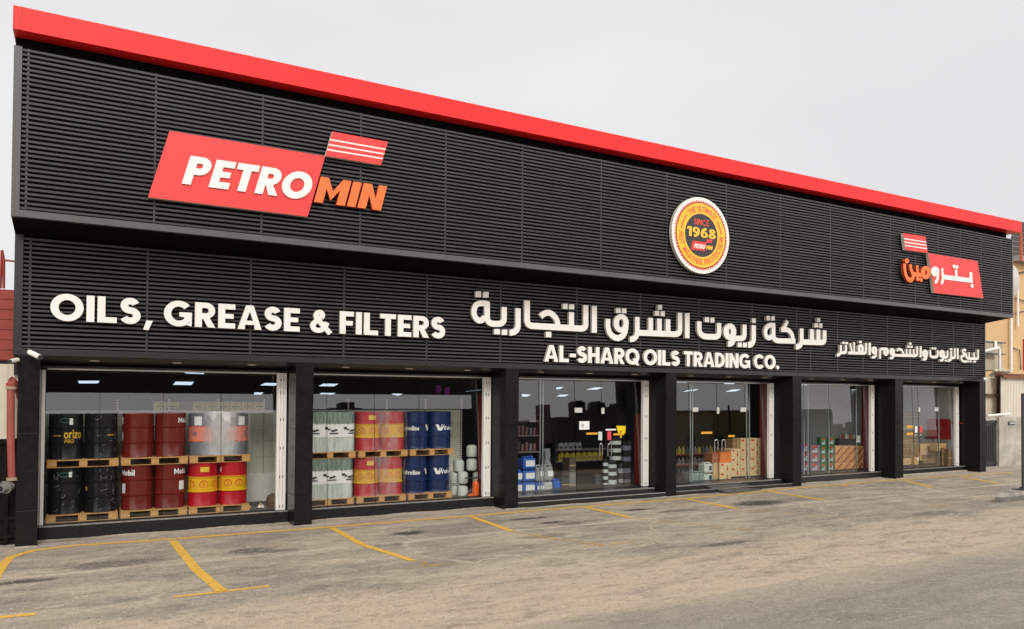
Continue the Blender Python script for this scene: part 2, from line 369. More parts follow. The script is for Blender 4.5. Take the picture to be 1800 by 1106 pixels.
# ------------------------------------------------------------------ ground, road, markings
def ground_mat(name, road):
    m = bpy.data.materials.new(name); m.use_nodes = True; t = m.node_tree; n = t.nodes; l = t.links
    p = n['Principled BSDF']; p.inputs['Roughness'].default_value = .9; p.inputs['Specular IOR Level'].default_value = .25
    g = n.new('ShaderNodeNewGeometry')
    def noise(scale, det, st=(1, 1, 1), rough=.6, dist=0):
        mpx = n.new('ShaderNodeMapping'); mpx.inputs['Scale'].default_value = st; l.new(g.outputs['Position'], mpx.inputs[0])
        z = n.new('ShaderNodeTexNoise'); z.inputs['Scale'].default_value = scale; z.inputs['Detail'].default_value = det; z.inputs['Roughness'].default_value = rough
        z.inputs['Distortion'].default_value = dist; l.new(mpx.outputs[0], z.inputs['Vector']); return z.outputs['Fac']
    def mapr(v, a, b, c=0., d=1.):
        r = n.new('ShaderNodeMapRange'); r.interpolation_type = 'SMOOTHSTEP'
        r.inputs['From Min'].default_value = a; r.inputs['From Max'].default_value = b; r.inputs['To Min'].default_value = c; r.inputs['To Max'].default_value = d
        l.new(v, r.inputs['Value']); return r.outputs[0]
    def math_(op, a, b):
        q = n.new('ShaderNodeMath'); q.operation = op; q.use_clamp = False
        for i, v in enumerate((a, b)):
            if isinstance(v, (int, float)): q.inputs[i].default_value = v
            else: l.new(v, q.inputs[i])
        return q.outputs[0]
    def mix(f, a, b):
        q = n.new('ShaderNodeMix'); q.data_type = 'RGBA'
        if isinstance(f, float): q.inputs[0].default_value = f
        else: l.new(f, q.inputs[0])
        for i, v in ((6, a), (7, b)):
            if isinstance(v, tuple): q.inputs[i].default_value = (*v, 1)
            else: l.new(v, q.inputs[i])
        return q.outputs[2]
    sep = n.new('ShaderNodeSeparateXYZ'); l.new(g.outputs['Position'], sep.inputs[0])
    X, Yv = sep.outputs[0], sep.outputs[1]
    fine = noise(38, 3, rough=.75); grit = noise(140, 2); streak = noise(1.0, 8, (.42, 1.5, 1), .68, .6); patch = noise(.5, 6, (.7, 1.4, 1), .6, .4)
    if road:
        base = mix(mapr(streak, .35, .7), (.205, .18, .15), (.285, .25, .205))
        base = mix(mapr(grit, .5, .72, 0, .5), base, (.42, .38, .32))
        base = mix(mapr(patch, .56, .72, 0, .45), base, (.15, .135, .12))
        yy = math_('ADD', Yv, math_('MULTIPLY', math_('SUBTRACT', patch, .5), 1.6))
        sand = math_('MULTIPLY', mapr(yy, -8.1, -6.9), .75)
        base = mix(sand, base, (.43, .345, .255))
        base = mix(mapr(noise(2.2, 6, (.35, 2.5, 1), .7), .66, .72, 0, .6), base, (.09, .08, .07))
    else:
        base = mix(mapr(streak, .34, .66), (.252, .215, .17), (.41, .345, .262))
        base = mix(mapr(patch, .5, .66, 0, .75), base, (.2, .175, .145))
        base = mix(mapr(noise(3.1, 7, (.35, 2.4, 1), .72, .5), .6, .72, 0, .75), base, (.13, .112, .092))
        base = mix(mapr(noise(1.7, 8, (.45, 2.2, 1), .7, .8), .56, .68, 0, .8), base, (.47, .39, .3))
        # dust band along the road edge and sand left in the slab joint
        wob = math_('MULTIPLY', math_('SUBTRACT', noise(.45, 5, (1, .6, 1)), .5), 1.7)
        yy = math_('ADD', Yv, wob)
        band = math_('MULTIPLY', mapr(yy, -4.3, -5.2), mapr(noise(2.4, 6, (.35, 1.5, 1)), .3, .6, .45, 1.))
        base = mix(band, base, (.45, .36, .265))
        jy = math_('ADD', Yv, math_('MULTIPLY', math_('SUBTRACT', noise(.8, 4), .5), .28))
        joint = math_('SUBTRACT', 1., mapr(math_('ABSOLUTE', math_('ADD', jy, 1.62), 0), .02, .12))
        base = mix(math_('MULTIPLY', joint, .75), base, (.5, .42, .33))
        near = math_('MULTIPLY', mapr(Yv, .72, .95), .7); base = mix(near, base, (.4, .34, .275))
        # sand filled cracks
        dm = n.new('ShaderNodeMapping'); dm.inputs['Scale'].default_value = (.22, .3, 1); l.new(g.outputs['Position'], dm.inputs[0])
        vadd = n.new('ShaderNodeVectorMath'); vadd.operation = 'ADD'; l.new(dm.outputs[0], vadd.inputs[0])
        wn = n.new('ShaderNodeTexNoise'); wn.inputs['Scale'].default_value = 1.2; wn.inputs['Detail'].default_value = 5; l.new(g.outputs['Position'], wn.inputs['Vector'])
        sc = n.new('ShaderNodeVectorMath'); sc.operation = 'SCALE'; sc.inputs['Scale'].default_value = .22; l.new(wn.outputs['Color'], sc.inputs[0]); l.new(sc.outputs[0], vadd.inputs[1])
        vo = n.new('ShaderNodeTexVoronoi'); vo.feature = 'DISTANCE_TO_EDGE'; vo.inputs['Scale'].default_value = 1; l.new(vadd.outputs[0], vo.inputs['Vector'])
        crack = math_('MULTIPLY', math_('SUBTRACT', 1., mapr(vo.outputs['Distance'], .002, .012)), mapr(patch, .4, .55, 0., .8))
        base = mix(crack, base, (.46, .385, .3))
        # oil spills, each where the photograph has one
        ed = math_('MULTIPLY', math_('SUBTRACT', noise(5, 6, rough=.7), .5), 1.1)
        tot = None
        for (sx_, sy_, ax, ay, k) in STAINS:
            dx = math_('DIVIDE', math_('SUBTRACT', X, sx_), ax); dy = math_('DIVIDE', math_('SUBTRACT', Yv, sy_), ay)
            d = math_('ADD', math_('SQRT', math_('ADD', math_('MULTIPLY', dx, dx), math_('MULTIPLY', dy, dy)), 0), ed)
            s_ = math_('MULTIPLY', math_('SUBTRACT', 1., mapr(d, .55, 1.15)), k)
            tot = s_ if tot is None else math_('MAXIMUM', tot, s_)
        base = mix(tot, base, (.035, .03, .027))
    mott = noise(6, 9, (.7, 1.2, 1), .8, .4); blot = noise(1.6, 10, (.55, 1.5, 1), .78, .7); spk = noise(20, 4, (1, .55, 1), .85); spk2 = noise(34, 3, (1, .5, 1), .85)
    base = mix(mapr(blot, .5, .62, 0, .62 if not road else .35), base, mix(.7, base, (.085, .074, .06)))
    base = mix(mapr(mott, .52, .66, 0, .8 if not road else .6), base, mix(.6, base, (.09, .078, .064)))
    base = mix(mapr(mott, .47, .33, 0, .65 if not road else .4), base, (.52, .44, .345) if not road else (.4, .355, .295))
    base = mix(mapr(spk, .55, .64, 0, .75), base, mix(.6, base, (.075, .066, .054)))
    base = mix(mapr(spk2, .57, .66, 0, .6), base, (.6, .52, .42))
    base = mix(mapr(fine, .54, .68, 0, .7), base, mix(.55, base, (.08, .07, .058)))
    base = mix(mapr(grit, .6, .72, 0, .5), base, (.58, .5, .4))
    l.new(base, p.inputs['Base Color'])
    b = n.new('ShaderNodeBump'); b.inputs['Strength'].default_value = .5; b.inputs['Distance'].default_value = .012
    hsum = math_('ADD', math_('MULTIPLY', fine, .6), math_('ADD', math_('MULTIPLY', grit, .35), math_('MULTIPLY', streak, 1.2)))
    l.new(hsum, b.inputs['Height']); l.new(b.outputs[0], p.inputs['Normal'])
    return m
STAINS = []
for px, py, ax, ay, k in [(718, 937, .28, .17, .95), (440, 967, .35, .16, .6), (490, 967, .3, .1, .5), (1335, 886, .75, .3, .8), (1120, 897, .42, .1, .95), (930, 912, .45, .1, .8), (970, 919, .3, .1, .85), (1005, 921, .3, .08, .5), (1190, 899, .5, .12, .55), (1275, 957, .5, .1, .6), (45, 1020, .35, .1, .75), (1020, 918, .6, .1, .4), (200, 990, .7, .22, .45), (1640, 905, .8, .2, .35), (960, 942, .5, .14, .35)]:
    q = onz(px, py); STAINS.append((q.x, q.y, ax * 1.3, ay * 1.35, min(1, k * 1.2)))
GM = ground_mat('dusty_concrete', False); RM = ground_mat('worn_asphalt', True)
SL = .0026
def gz(x): return max(-.02, min(.08, SL * (x - 8)))
mb = MB()
xs = [-600, -60, -10, 0, 15, 33, 60, 600]; ys = [-600, -60, -7.3, 1.0, 40, 600]
for i in range(len(xs) - 1):
    for j in range(len(ys) - 1):
        mb.quad((xs[i], ys[j], gz(xs[i])), (xs[i + 1], ys[j], gz(xs[i + 1])), (xs[i + 1], ys[j + 1], gz(xs[i + 1])), (xs[i], ys[j + 1], gz(xs[i])), GM)
tag(mb.build('ground'), kind='structure')
mb = MB(); px_ = [-600, -60] + [-10 + .6 * i for i in range(90)] + [60, 600]
ed = [-7.12 + random.uniform(-.05, .05) for _ in px_]
for i in range(len(px_) - 1):
    a, b = px_[i], px_[i + 1]
    mb.quad((a, -21, gz(a) + .004), (b, -21, gz(b) + .004), (b, ed[i + 1], gz(b) + .004), (a, ed[i], gz(a) + .004), RM)
tag(mb.build('road'), kind='structure')

paint_m = alphamat('worn_yellow_paint', (.68, .4, .055), .75, .32, .44, 11, (1, 1, 1), hi_a=.97, lo_a=.5)
paint2_m = alphamat('faded_yellow_paint', (.62, .38, .08), .8, .42, .6, 6, (1, 1, 1), hi_a=.75, lo_a=.0)
def strip(pts, w, m, nm='parking_line'):
    P = [onz(*p) if len(p) == 2 else Vector(p) for p in pts]; P = [Vector((p.x, p.y)) for p in P]; Q = [P[0]]
    for i in range(len(P) - 1):
        k = max(2, int((P[i + 1] - P[i]).length / .35))
        for j in range(1, k + 1): Q.append(P[i].lerp(P[i + 1], j / k))
    poly = stroke([tuple(q) for q in Q], w); n = len(Q); mb = MB()
    for i in range(n - 1):
        a, b, c, d = poly[i], poly[i + 1], poly[2 * n - 2 - i], poly[2 * n - 1 - i]
        jit = lambda p: (p[0], p[1] + random.uniform(-.008, .008), gz(p[0]) + .005)
        mb.quad(jit(d), jit(c), jit(b), jit(a), m)
    return tag(mb.build(nm), kind='structure')
strip([(-25, 1040), (6, 990), (20, 977), (60, 966), (135, 957.5), (300, 947), (580, 926.5), (826, 907.5), (1028, 891.5), (1206, 878), (1350, 864.8), (1490, 852.6), (1580, 846), (1680, 839.3), (1778, 834)], .14, paint_m)
strip([(304, 950), (345, 1000), (391, 1039)], .15, paint_m)
strip([(584, 928), (637, 957)], .14, paint_m); strip([(637, 957.5), (690, 974), (724, 985)], .13, paint_m); strip([(724, 985), (760, 992)], .12, paint2_m)
strip([(829, 909), (899, 934)], .15, paint_m); strip([(899, 934), (960, 946), (1060, 959)], .12, paint2_m)
strip([(1030, 893), (1110, 911)], .17, paint_m); strip([(1110, 912), (1200, 921), (1320, 933)], .1, paint2_m)
strip([(1208, 879), (1295, 896)], .17, paint_m); strip([(1300, 897), (1500, 913)], .1, paint2_m)
strip([(1352, 866), (1448, 881)], .17, paint_m); strip([(1482, 855), (1490, 857)], .18, paint_m)
strip([(1590, 848), (1640, 859)], .18, paint_m); strip([(1690, 841), (1756, 853)], .18, paint_m)
strip([(305, 1048), (391, 1039), (473, 1029)], .09, paint_m)
strip([(-10, 1084), (63, 1077)], .12, paint_m)
strip([(697, 1001), (760, 994), (824, 989)], .08, paint2_m)
strip([(1025, 962), (1060, 959), (1117, 953)], .08, paint2_m)
strip([(1630, 894), (1680, 889)], .08, paint2_m)
# loose stones in the dust
mb = MB(); st_m = mat('pebble', (.3, .26, .21), .9, c2=(.14, .12, .1), scale=3)
for i in range(900):
    if i < 600: x = random.uniform(-1, 26); y = random.gauss(-4.9 - .02 * x, .9)
    else: x = random.uniform(-1, 30); y = random.uniform(-9.5, .7)
    r = random.choice([.006, .008, .01, .014, .02]); z = gz(x) + .004
    v = [(x + r * math.cos(a) * random.uniform(.7, 1.3), y + r * math.sin(a) * random.uniform(.7, 1.3), z) for a in (0, 1.3, 2.5, 3.8, 5)]
    mb.add(v + [(x, y, z + r * random.uniform(.5, 1))], [(0, 1, 5), (1, 2, 5), (2, 3, 5), (3, 4, 5), (4, 0, 5)], st_m)
tag(mb.build('gravel'), kind='stuff')

# ------------------------------------------------------------------ shop building
PL = [.651, 5.461, 10.38, 15.305, 20.204, 25.102, 29.971]; PR = [.979, 5.825, 10.744, 15.665, 20.586, 25.525, 30.351]
BX0, BX1 = .567, 30.34
YL = .973; YG = 1.74; FZ = .235
B = thing('shop_building', 'long black louvred shop building with a red roof fascia', 'building', (0, YL, 0))
def part(mb, name, bevel=0, smooth=False, parent=None):
    o = mb.build(name, None, smooth, bevel); p = parent or B
    o.parent = p
    if p is B: o.location = -Vector(B.location)
    return o
# fascia
mb = MB(); mb.box(.554, 30.665, -.12, .22, 8.622, 9.006, red_m); mb.box(.554, .83, .22, 9, 8.63, 9.0, red_m); mb.box(30.4, 30.665, .22, 9, 8.63, 9.0, red_m)
part(mb, 'fascia')
for x in (.66, 4.6, 8.7, 12.8, 16.9, 21.0, 25.1, 29.2): mb = MB(); mb.box(x, x + .012, -.1215, -.119, 8.624, 9.004, mat('fascia_seam_red', (.4, .015, .014), .6)); part(mb, 'fascia_seam')
def louvre(name, x0, x1, yf, z0, z1, bars, pitch=.0797):
    mb = MB(); n = int(round((z1 - z0) / pitch)); pitch = (z1 - z0) / n
    edges = [x0] + [b for b in bars if x0 < b < x1] + [x1]
    for i in range(n):
        z = z0 + pitch * (i + .30)
        for a, b in zip(edges[:-1], edges[1:]):
            dz = random.uniform(-.0025, .0025); dy = random.uniform(0, .004); h = .035
            y = yf + dy
            mb.add([(a + .004, y + .004, z + dz - .001), (b - .004, y + .004, z + dz - .001), (b - .004, y + .022, z + dz), (a + .004, y + .022, z + dz),
                    (a + .004, y, z + h + dz), (b - .004, y, z + h + dz), (b - .004, y + .022, z + h + dz), (a + .004, y + .022, z + h + dz)],
                   [(0, 3, 2, 1), (4, 5, 6, 7), (0, 1, 5, 4), (1, 2, 6, 5), (2, 3, 7, 6), (3, 0, 4, 7)], slat_m)
    for b in bars: mb.box(b - .016, b + .016, yf + .024, yf + .05, z0 + .004, z1 - .004, slat_m)
    part(mb, name)
UB = [.77, 2.7, 4.55, 6.48, 8.36, 10.26, 12.45, 14.5, 16.55, 18.6, 20.7, 22.2, 23.5, 24.75, 25.97, 27.2, 28.43, 29.65]
LB = [.80, 2.678, 4.556, 6.465, 8.369, 10.25, 12.43, 14.45, 16.5, 18.55, 20.41, 21.04, 22.27, 23.5, 24.75, 25.97, 27.2, 28.43, 29.65]
louvre('upper_louvre', BX0 + .118, BX1 - .07, .012, 5.695, 8.395, UB)
louvre('lower_louvre', BX0 + .13, BX1 - .05, YL + .012, 3.463, 5.43, LB)
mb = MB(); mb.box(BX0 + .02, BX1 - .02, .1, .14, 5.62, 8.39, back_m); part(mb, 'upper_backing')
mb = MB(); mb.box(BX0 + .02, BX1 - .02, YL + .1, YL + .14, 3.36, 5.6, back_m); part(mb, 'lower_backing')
mb = MB(); mb.box(BX0, BX0 + .118, 0, .5, 5.579, 8.40, frame_m); mb.box(BX1 - .07, BX1, 0, YL + .2, 5.579, 8.40, frame_m)
mb.box(BX0 + .118, BX1 - .07, -.004, .1, 5.579, 5.695, frame_m); part(mb, 'upper_frame', .004)
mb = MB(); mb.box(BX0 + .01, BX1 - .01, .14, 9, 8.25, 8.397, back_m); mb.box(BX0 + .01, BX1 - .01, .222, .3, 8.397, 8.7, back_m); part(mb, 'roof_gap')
mb = MB()
zb = 5.45
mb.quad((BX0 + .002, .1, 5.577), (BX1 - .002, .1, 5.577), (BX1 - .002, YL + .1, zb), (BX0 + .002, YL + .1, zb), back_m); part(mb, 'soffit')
mb = MB()
for x in (BX0 - .001, BX1 + .001):
    mb.add([(x, .5 if x < 1 else YL + .2, 5.579), (x, 9, 5.4), (x, 9, 8.6), (x, .5 if x < 1 else YL + .2, 8.4)], [(0, 1, 2, 3)], clad_m)
mb.box(BX0 + .001, BX1 - .001, 8.9, 9.0, 0, 8.6, clad_m); mb.box(BX0 + .001, BX0 + .05, YL + .3, 8.9, 3.0, 5.45, clad_m); mb.box(BX1 - .05, BX1 - .001, YL + .3, 8.9, 0, 5.45, clad_m)
mb.box(BX0 + .001, BX0 + .05, 1.9, 8.9, -.05, 3.0, clad_m)
mb.box(.6, 30.6, -.05, 8.95, 8.94, 8.96, clad_m); part(mb, 'outer_wall')
mb = MB(); mb.box(BX0, BX0 + .13, YL, YL + .3, 3.345, 5.5, clad_m); part(mb, 'corner_post', .004)
mb = MB(); mb.box(BX1 - .05, BX1, YL, YL + .3, 3.463, 5.5, clad_m); part(mb, 'corner_post', .004)
mb = MB()
jx = [PL[0] - .03] + LB[2::2] + [BX1]
for a, b in zip(jx[:-1], jx[1:]): mb.box(a + .002, b - .002, YL - .006, YL + .13, 3.345, 3.4615, clad_m)
part(mb, 'lintel', .003)
for i in range(7):
    mb = MB(); x0, x1 = PL[i], PR[i]; g = gz(x0) - .03
    zs_ = [g, .62, 1.98, 3.343]
    for a, b in zip(zs_[:-1], zs_[1:]): mb.box(x0, x1, YL, YG + .06, a + .003, b - .003, pier_m)
    mb.box(x0 + .008, x1 - .008, YL + .008, YG + .05, g, 3.34, back_m)
    part(mb, 'pillar', .004)
# recess ceiling, header and bay fittings
SEAMS = [[175, 287, 390], [577, 661, 740], [951, 1014, 1061, 1097], [1215, 1264, 1314], [1417, 1461, 1506], [1607, 1617, 1650]]
RAKE = [.19, .18, .14, .13, .10, .09]
FINS = {2: [949, 954], 3: [1213, 1217, 1312, 1317], 4: [1413, 1420, 1457, 1505], 5: [1650]}
def glass_y(b, z): return YG + .0 + RAKE[b] * (z - FZ) / 2.9
BAYN = ['leftmost', 'second', 'third', 'fourth', 'fifth', 'rightmost']
for b in range(6):
    x0, x1 = PR[b], PL[b + 1]
    mb = MB(); mb.quad((x0, YL + .12, 3.343), (x0, YG + .3, 3.17), (x1, YG + .3, 3.17), (x1, YL + .12, 3.343), black_m)
    mb.box(x0, x1, YG + .22, YG + .3, 3.155, 3.4, black_m); part(mb, 'recess_ceiling')
    mb = MB(); mb.box(x0 + .09, x1 - .2, YG - .03, YG + .05, 3.115, 3.145, alu_m); mb.box(x0 + .002, x1 - .002, YG - .02, YG + .26, 3.15, 3.19, black_m); part(mb, 'window_header')
    if b in (0, 1, 4, 5):
        top = FZ if b != 5 else FZ + .005
        mb = MB(); mb.box(x0 + .002, x1 - .002, 1.5, 2.0, gz(x0) - .06, top - .012, sill_m if b < 2 else clad_m)
        if b == 5: mb = MB(); mb.box(x0 + .002, x1 - .1, 1.5, 2.0, .08, top - .012, sill_m); mb.box(x0 + .002, x1 - .002, 1.42, 2.0, -.05, .1, GM)
        part(mb, 'plinth', .006)
        mb = MB(); mb.box(x0 + .004, x1 - .003, 1.497, 1.62, top - .0115, top, edge_m); part(mb, 'sill_edge')
    else:
        mb = MB(); mb.box(x0 + .002, x1 - .002, YL + .005, 1.30, gz(x0) - .05, .128, black_m); mb.box(x0 + .003, x1 - .003, YL + .003, YL + .05, .1285, .14, alu_m if b == 2 else edge_m); part(mb, 'lower_step', .004)
        mb = MB(); mb.box(x0 + .002, x1 - .14, 1.26, 2.0, gz(x0) - .05, FZ - .012, black_m); mb.box(x0 + .003, x1 - .141, 1.258, 1.4, FZ - .0115, FZ, edge_m); part(mb, 'upper_step', .004)
    # shutter guides
    mb = MB(); mb.box(x0 + .005, x0 + .06, YG - .06, YG + .04, FZ + .002, 3.11, steel_m); part(mb, 'shutter_guide', .003)
    mb = MB(); gw = .2 if b < 4 else .17
    xr = x1 - .02 if b < 4 else x1 - .1
    for k in range(3): mb.box(xr - gw + k * gw / 3 + .003, xr - gw + (k + 1) * gw / 3 - .003, YG - .07, YG + .03, FZ + .002, 3.14, steel_m)
    for zz in (.32, .95, 1.55, 2.15, 2.72, 3.0):
        for k in range(2 if b < 3 else 1): mb.box(xr - gw * (.62 - .3 * k) - .008, xr - gw * (.62 - .3 * k) + .008, YG - .074, YG - .068, zz - .035, zz + .03, inkd_m)
    part(mb, 'shutter_guide', .003)
    # panes with thin seals, raked slightly backwards
    sx = [x0 + .03] + [at(p, 760, YG).x for p in SEAMS[b]] + [x1 - .02]
    for i in range(len(sx) - 1):
        mb = MB(); a, c = sx[i] + .004, sx[i + 1] - .004
        mb.quad((a, glass_y(b, FZ), FZ + .004), (c, glass_y(b, FZ), FZ + .004), (c, glass_y(b, 3.12), 3.15), (a, glass_y(b, 3.12), 3.15), glass_m)
        part(mb, 'glass_door' if (b == 2 and i in (1, 2, 3) or b == 3 and i in (1, 2)) else 'glass_pane')
    mb = MB()
    for s_ in sx[1:-1]:
        mb.hexa([(s_ - .003, glass_y(b, FZ) - .006, FZ), (s_ + .003, glass_y(b, FZ) - .006, FZ), (s_ + .003, glass_y(b, FZ) + .006, FZ), (s_ - .003, glass_y(b, FZ) + .006, FZ)],
                [(s_ - .003, glass_y(b, 3.12) - .006, 3.14), (s_ + .003, glass_y(b, 3.12) - .006, 3.14), (s_ + .003, glass_y(b, 3.12) + .006, 3.14), (s_ - .003, glass_y(b, 3.12) + .006, 3.14)], back_m)
    part(mb, 'glazing_seal')
    for p in FINS.get(b, []):
        s_ = at(p, 760, YG + .22).x; mb = MB(); mb.box(s_ - .006, s_ + .006, YG + .2, YG + .235, FZ + .002, 3.12, fin_m); part(mb, 'glass_fin')
sand_m = mat('blown_sand', (.46, .38, .29), .95, c2=(.3, .25, .19), scale=9, amt=.9, bump=.4, detail=8)
mb = MB()
for (x0, x1, y1) in [(PL[i], PR[i], YL) for i in range(7)] + [(PR[0], PL[1], 1.5), (PR[1], PL[2], 1.5), (PR[2], PL[3], YL + .005), (PR[3], PL[4], YL + .005), (PR[4], PL[5], 1.5)]:
    n = max(4, int((x1 - x0) / .05)); f = [.03 + .025 * math.sin(k * .13 + x0) + random.uniform(0, .02) for k in range(n + 1)]; g_ = [.009 + .006 * math.sin(k * .19 + x0 * 2) + random.uniform(0, .006) for k in range(n + 1)]
    for k in range(n):
        a, b = x0 + (x1 - x0) * k / n, x0 + (x1 - x0) * (k + 1) / n
        mb.quad((a, y1 - f[k], gz(a) + .003), (b, y1 - f[k + 1], gz(b) + .003), (b, y1 - .003, gz(b) + g_[k + 1]), (a, y1 - .003, gz(a) + g_[k]), sand_m)
tag(mb.build('sand'), kind='stuff')
# downlights in the recess
for px, b in [(166, 0), (311, 0), (443, 0), (607, 1), (719, 1), (822, 1), (950, 2), (1036, 2), (1115, 2), (1213, 3), (1280, 3), (1343, 3), (1425, 4), (1480, 4), (1530, 4), (1597, 5), (1641, 5), (1688, 5)]:
    y = 1.38; p = at(px, 645 + px * .015, y); z = 3.343 - (y - YL - .12) / (YG + .3 - YL - .12) * .173
    mb = MB(); mb.lathe([(0, -.012), (.06, -.012), (.085, -.01), (.09, .01)], down_m, (p.x, y, z - .004), 16); part(mb, 'downlight', smooth=True)
# interior shell
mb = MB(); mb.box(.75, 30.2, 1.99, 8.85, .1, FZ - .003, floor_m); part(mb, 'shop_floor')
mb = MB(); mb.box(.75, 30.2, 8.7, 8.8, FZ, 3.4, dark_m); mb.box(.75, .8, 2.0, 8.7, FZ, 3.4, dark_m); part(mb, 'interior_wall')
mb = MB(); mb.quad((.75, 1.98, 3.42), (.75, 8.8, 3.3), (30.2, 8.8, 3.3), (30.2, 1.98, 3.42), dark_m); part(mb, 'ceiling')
mb = MB(); mb.box(25.6, 29.2, 5.2, 5.3, FZ, 3.4, mat('pale_back_wall', (.5, .5, .47), .7)); mb.box(29.93, 30.1, 1.9, 5.3, FZ, 3.4, mat('side_wall', (.74, .75, .74), .7)); mb.box(29.2, 29.93, 5.2, 5.3, FZ, 3.4, mat('pale_back_wall', (.5, .5, .47), .7)); part(mb, 'partition_wall')
def redpanel(pxa, pxb, pya, Y, z1=3.2):
    mb = MB(); a = at(pxa, pya, Y).x; c = at(pxb, pya, Y).x; mb.box(a, c, Y, Y + .06, FZ + .002, z1, redwall_m); part(mb, 'red_column')
redpanel(1117, 1129, 800, 2.15, 2.2); redpanel(1337, 1352, 780, 2.3); redpanel(1517, 1533, 780, 2.3); redpanel(842, 851, 800, 2.1, 2.75); redpanel(1536, 1543, 780, 1.95); redpanel(1685, 1692, 760, 1.98)
# display partition behind the drums
yw = 3.25; zd = at(455, 831, yw).z; zt = at(455, 721, yw).z
mb = MB(); mb.box(.98, 10.3, yw, yw + .12, FZ + .002, zd, cream_m); part(mb, 'dado_wall')
mb = MB()
for i in range(4):
    z0 = zd + (zt - zd) * i / 4
    for k in range(8): mb.box(.98 + k * 1.165 + .003, .98 + (k + 1) * 1.165 - .003, yw + .02, yw + .1, z0 + .003, zd + (zt - zd) * (i + 1) / 4 - .003, slatw_m)
mb.box(.98, 10.3, yw + .03, yw + .09, zd, zt - .002, cardbrown_m)
part(mb, 'display_panel')
for px in (206, 297, 383, 464, 612, 680, 748, 811):
    mb = MB(); x = at(px, 730, yw).x; zz = at(px, 702, yw).z
    for k in range(30):
        z0 = zd + (zz - zd) * k / 30; mb.box(x - .02, x + .02, yw - .01, yw + .015, z0 + .02, zd + (zz - zd) * (k + 1) / 30 - .006, cream_m)
    mb.box(x - .012, x + .012, yw - .006, yw + .012, zd, zz, inkd_m); part(mb, 'shelf_upright')

# ------------------------------------------------------------------ signs on the front
def vplane(Y): return lambda u, v, d: (u, Y + d, v)
def pxloop(pts, Y): return [(at(x, y, Y).x, at(x, y, Y).z) for x, y in pts]
def word(th, pieces, o, s, Y, depth, wpx, m, side=None):
    """letters cut as strokes or outlines, given on a grid (origin o, step s) of the front plane Y"""
    for letter in pieces:
        mb = MB()
        for i, pc in enumerate(letter):
            kind, pts = pc[0], pc[1]; w = pc[2] if len(pc) > 2 else wpx
            if kind == 's' or kind == 'c': pp = rounded(pts) if kind == 's' else smooth(pts, 4)
            elif kind == 'q': pp = rect(pts[0], pts[1], pts[2], pts[3])
            elif kind == 'o':
                cx, cy, rx, ry = pts
                lps = [ell(cx, cy, rx + w / 2, ry + w / 2, 28), ell(cx, cy, max(rx - w / 2, .5), max(ry - w / 2, .5), 22)]
            elif kind == 'd': lps = [ell(*pts, 16)]
            if kind in 'sc':
                P = [at(o[0] + x / s, o[1] + y / s, Y) for x, y in pp]
                q = pp[len(pp) // 2]; wm = (at(o[0] + q[0] / s, o[1] + q[1] / s, Y) - at(o[0] + q[0] / s, o[1] + (q[1] + w) / s, Y)).length
                lps = [stroke([(p.x, p.z) for p in P], wm)]
            elif kind == 'q': lps = [pxloop([(o[0] + x / s, o[1] + y / s) for x, y in pp], Y)]
            else: lps = [pxloop([(o[0] + x / s, o[1] + y / s) for x, y in lp], Y) for lp in lps]
            mb.prism(lps, lambda u, v, d, i=i: (u, Y + d - .0025 * i, v), depth + .0025 * i, m, side)
        attach(mb.build('letter'), th)
LY = YL - .10; LD = .075
def lat(nm, text, pa, pb, pz, cap, Y, t, gap, label, m, side, depth, shear=0, space=.34, th=None):
    a = at(*pa, Y); b = at(*pb, Y); z = at(*pz, Y).z; h = (at(pz[0], pz[1] - cap, Y) - at(*pz, Y)).z
    th = th or thing(nm, label, 'sign', ((a.x + b.x) / 2, Y, z))
    sign_text(th, text, a.x, b.x, z, h, Y, t, gap, m, depth, shear, side, space); return th
side_m = mat('letter_return', (.58, .54, .47), .5)
lat('lettering_sign', 'OILS, GREASE & FILTERS', (88.6, 560), (782.6, 595), (156, 565.8), 46.2, LY, .25, .095, 'white raised letters reading OILS, GREASE & FILTERS on the lower louvre', white_m, side_m, LD, space=.3)
lat('lettering_sign', 'AL-SHARQ OILS TRADING CO.', (957, 635), (1370, 650), (990, 636.6), 29.0, LY, .25, .075, 'white raised Latin letters of the company name above the third and fourth windows', white_m, side_m, LD, space=.26)
# main Arabic line
a = at(1140, 580, LY)
th = thing('lettering_sign', 'large white Arabic company name in raised letters on the lower louvre', 'sign', (a.x, LY, a.z))
def C2(x, y): return ((960 + x / 9.219 - 815) * 9.219, (510 + y / 9.219 - 500) * 9.219)
word(th, [
  [('s', [(382, 278), (382, 640, 120), (658, 640, 95), (658, 368)]), ('c', [(388, 314), (262, 308), (198, 345), (167, 440), (186, 525), (238, 582), (295, 580), (345, 530)], 92),
   ('q', (192, 113, 281, 208)), ('q', (315, 123, 404, 216)), ('q', (494, 724, 583, 810)), ('q', (614, 733, 703, 820))],
  [('s', [(883, 388), (883, 782, 130), (745, 782)])],
  [('s', [(1030, 262), (1030, 668, 95), (*C2(645, 628), 80), C2(645, 245)], 98), ('c', [(1250, 522), C2(-40, 388), C2(30, 366), C2(100, 392), C2(158, 455), C2(184, 520), C2(192, 600)], 95),
   ('s', [C2(411, 358), C2(411, 610)]), ('q', (*C2(268, 222), *C2(346, 306))), ('q', (*C2(371, 232), *C2(453, 313))), ('q', (1330, 770, 1416, 858))],
  [('q', (*C2(742, 258), *C2(823, 692)))],
], (815, 500), 9.219, LY, LD, 97, white_m, side_m)
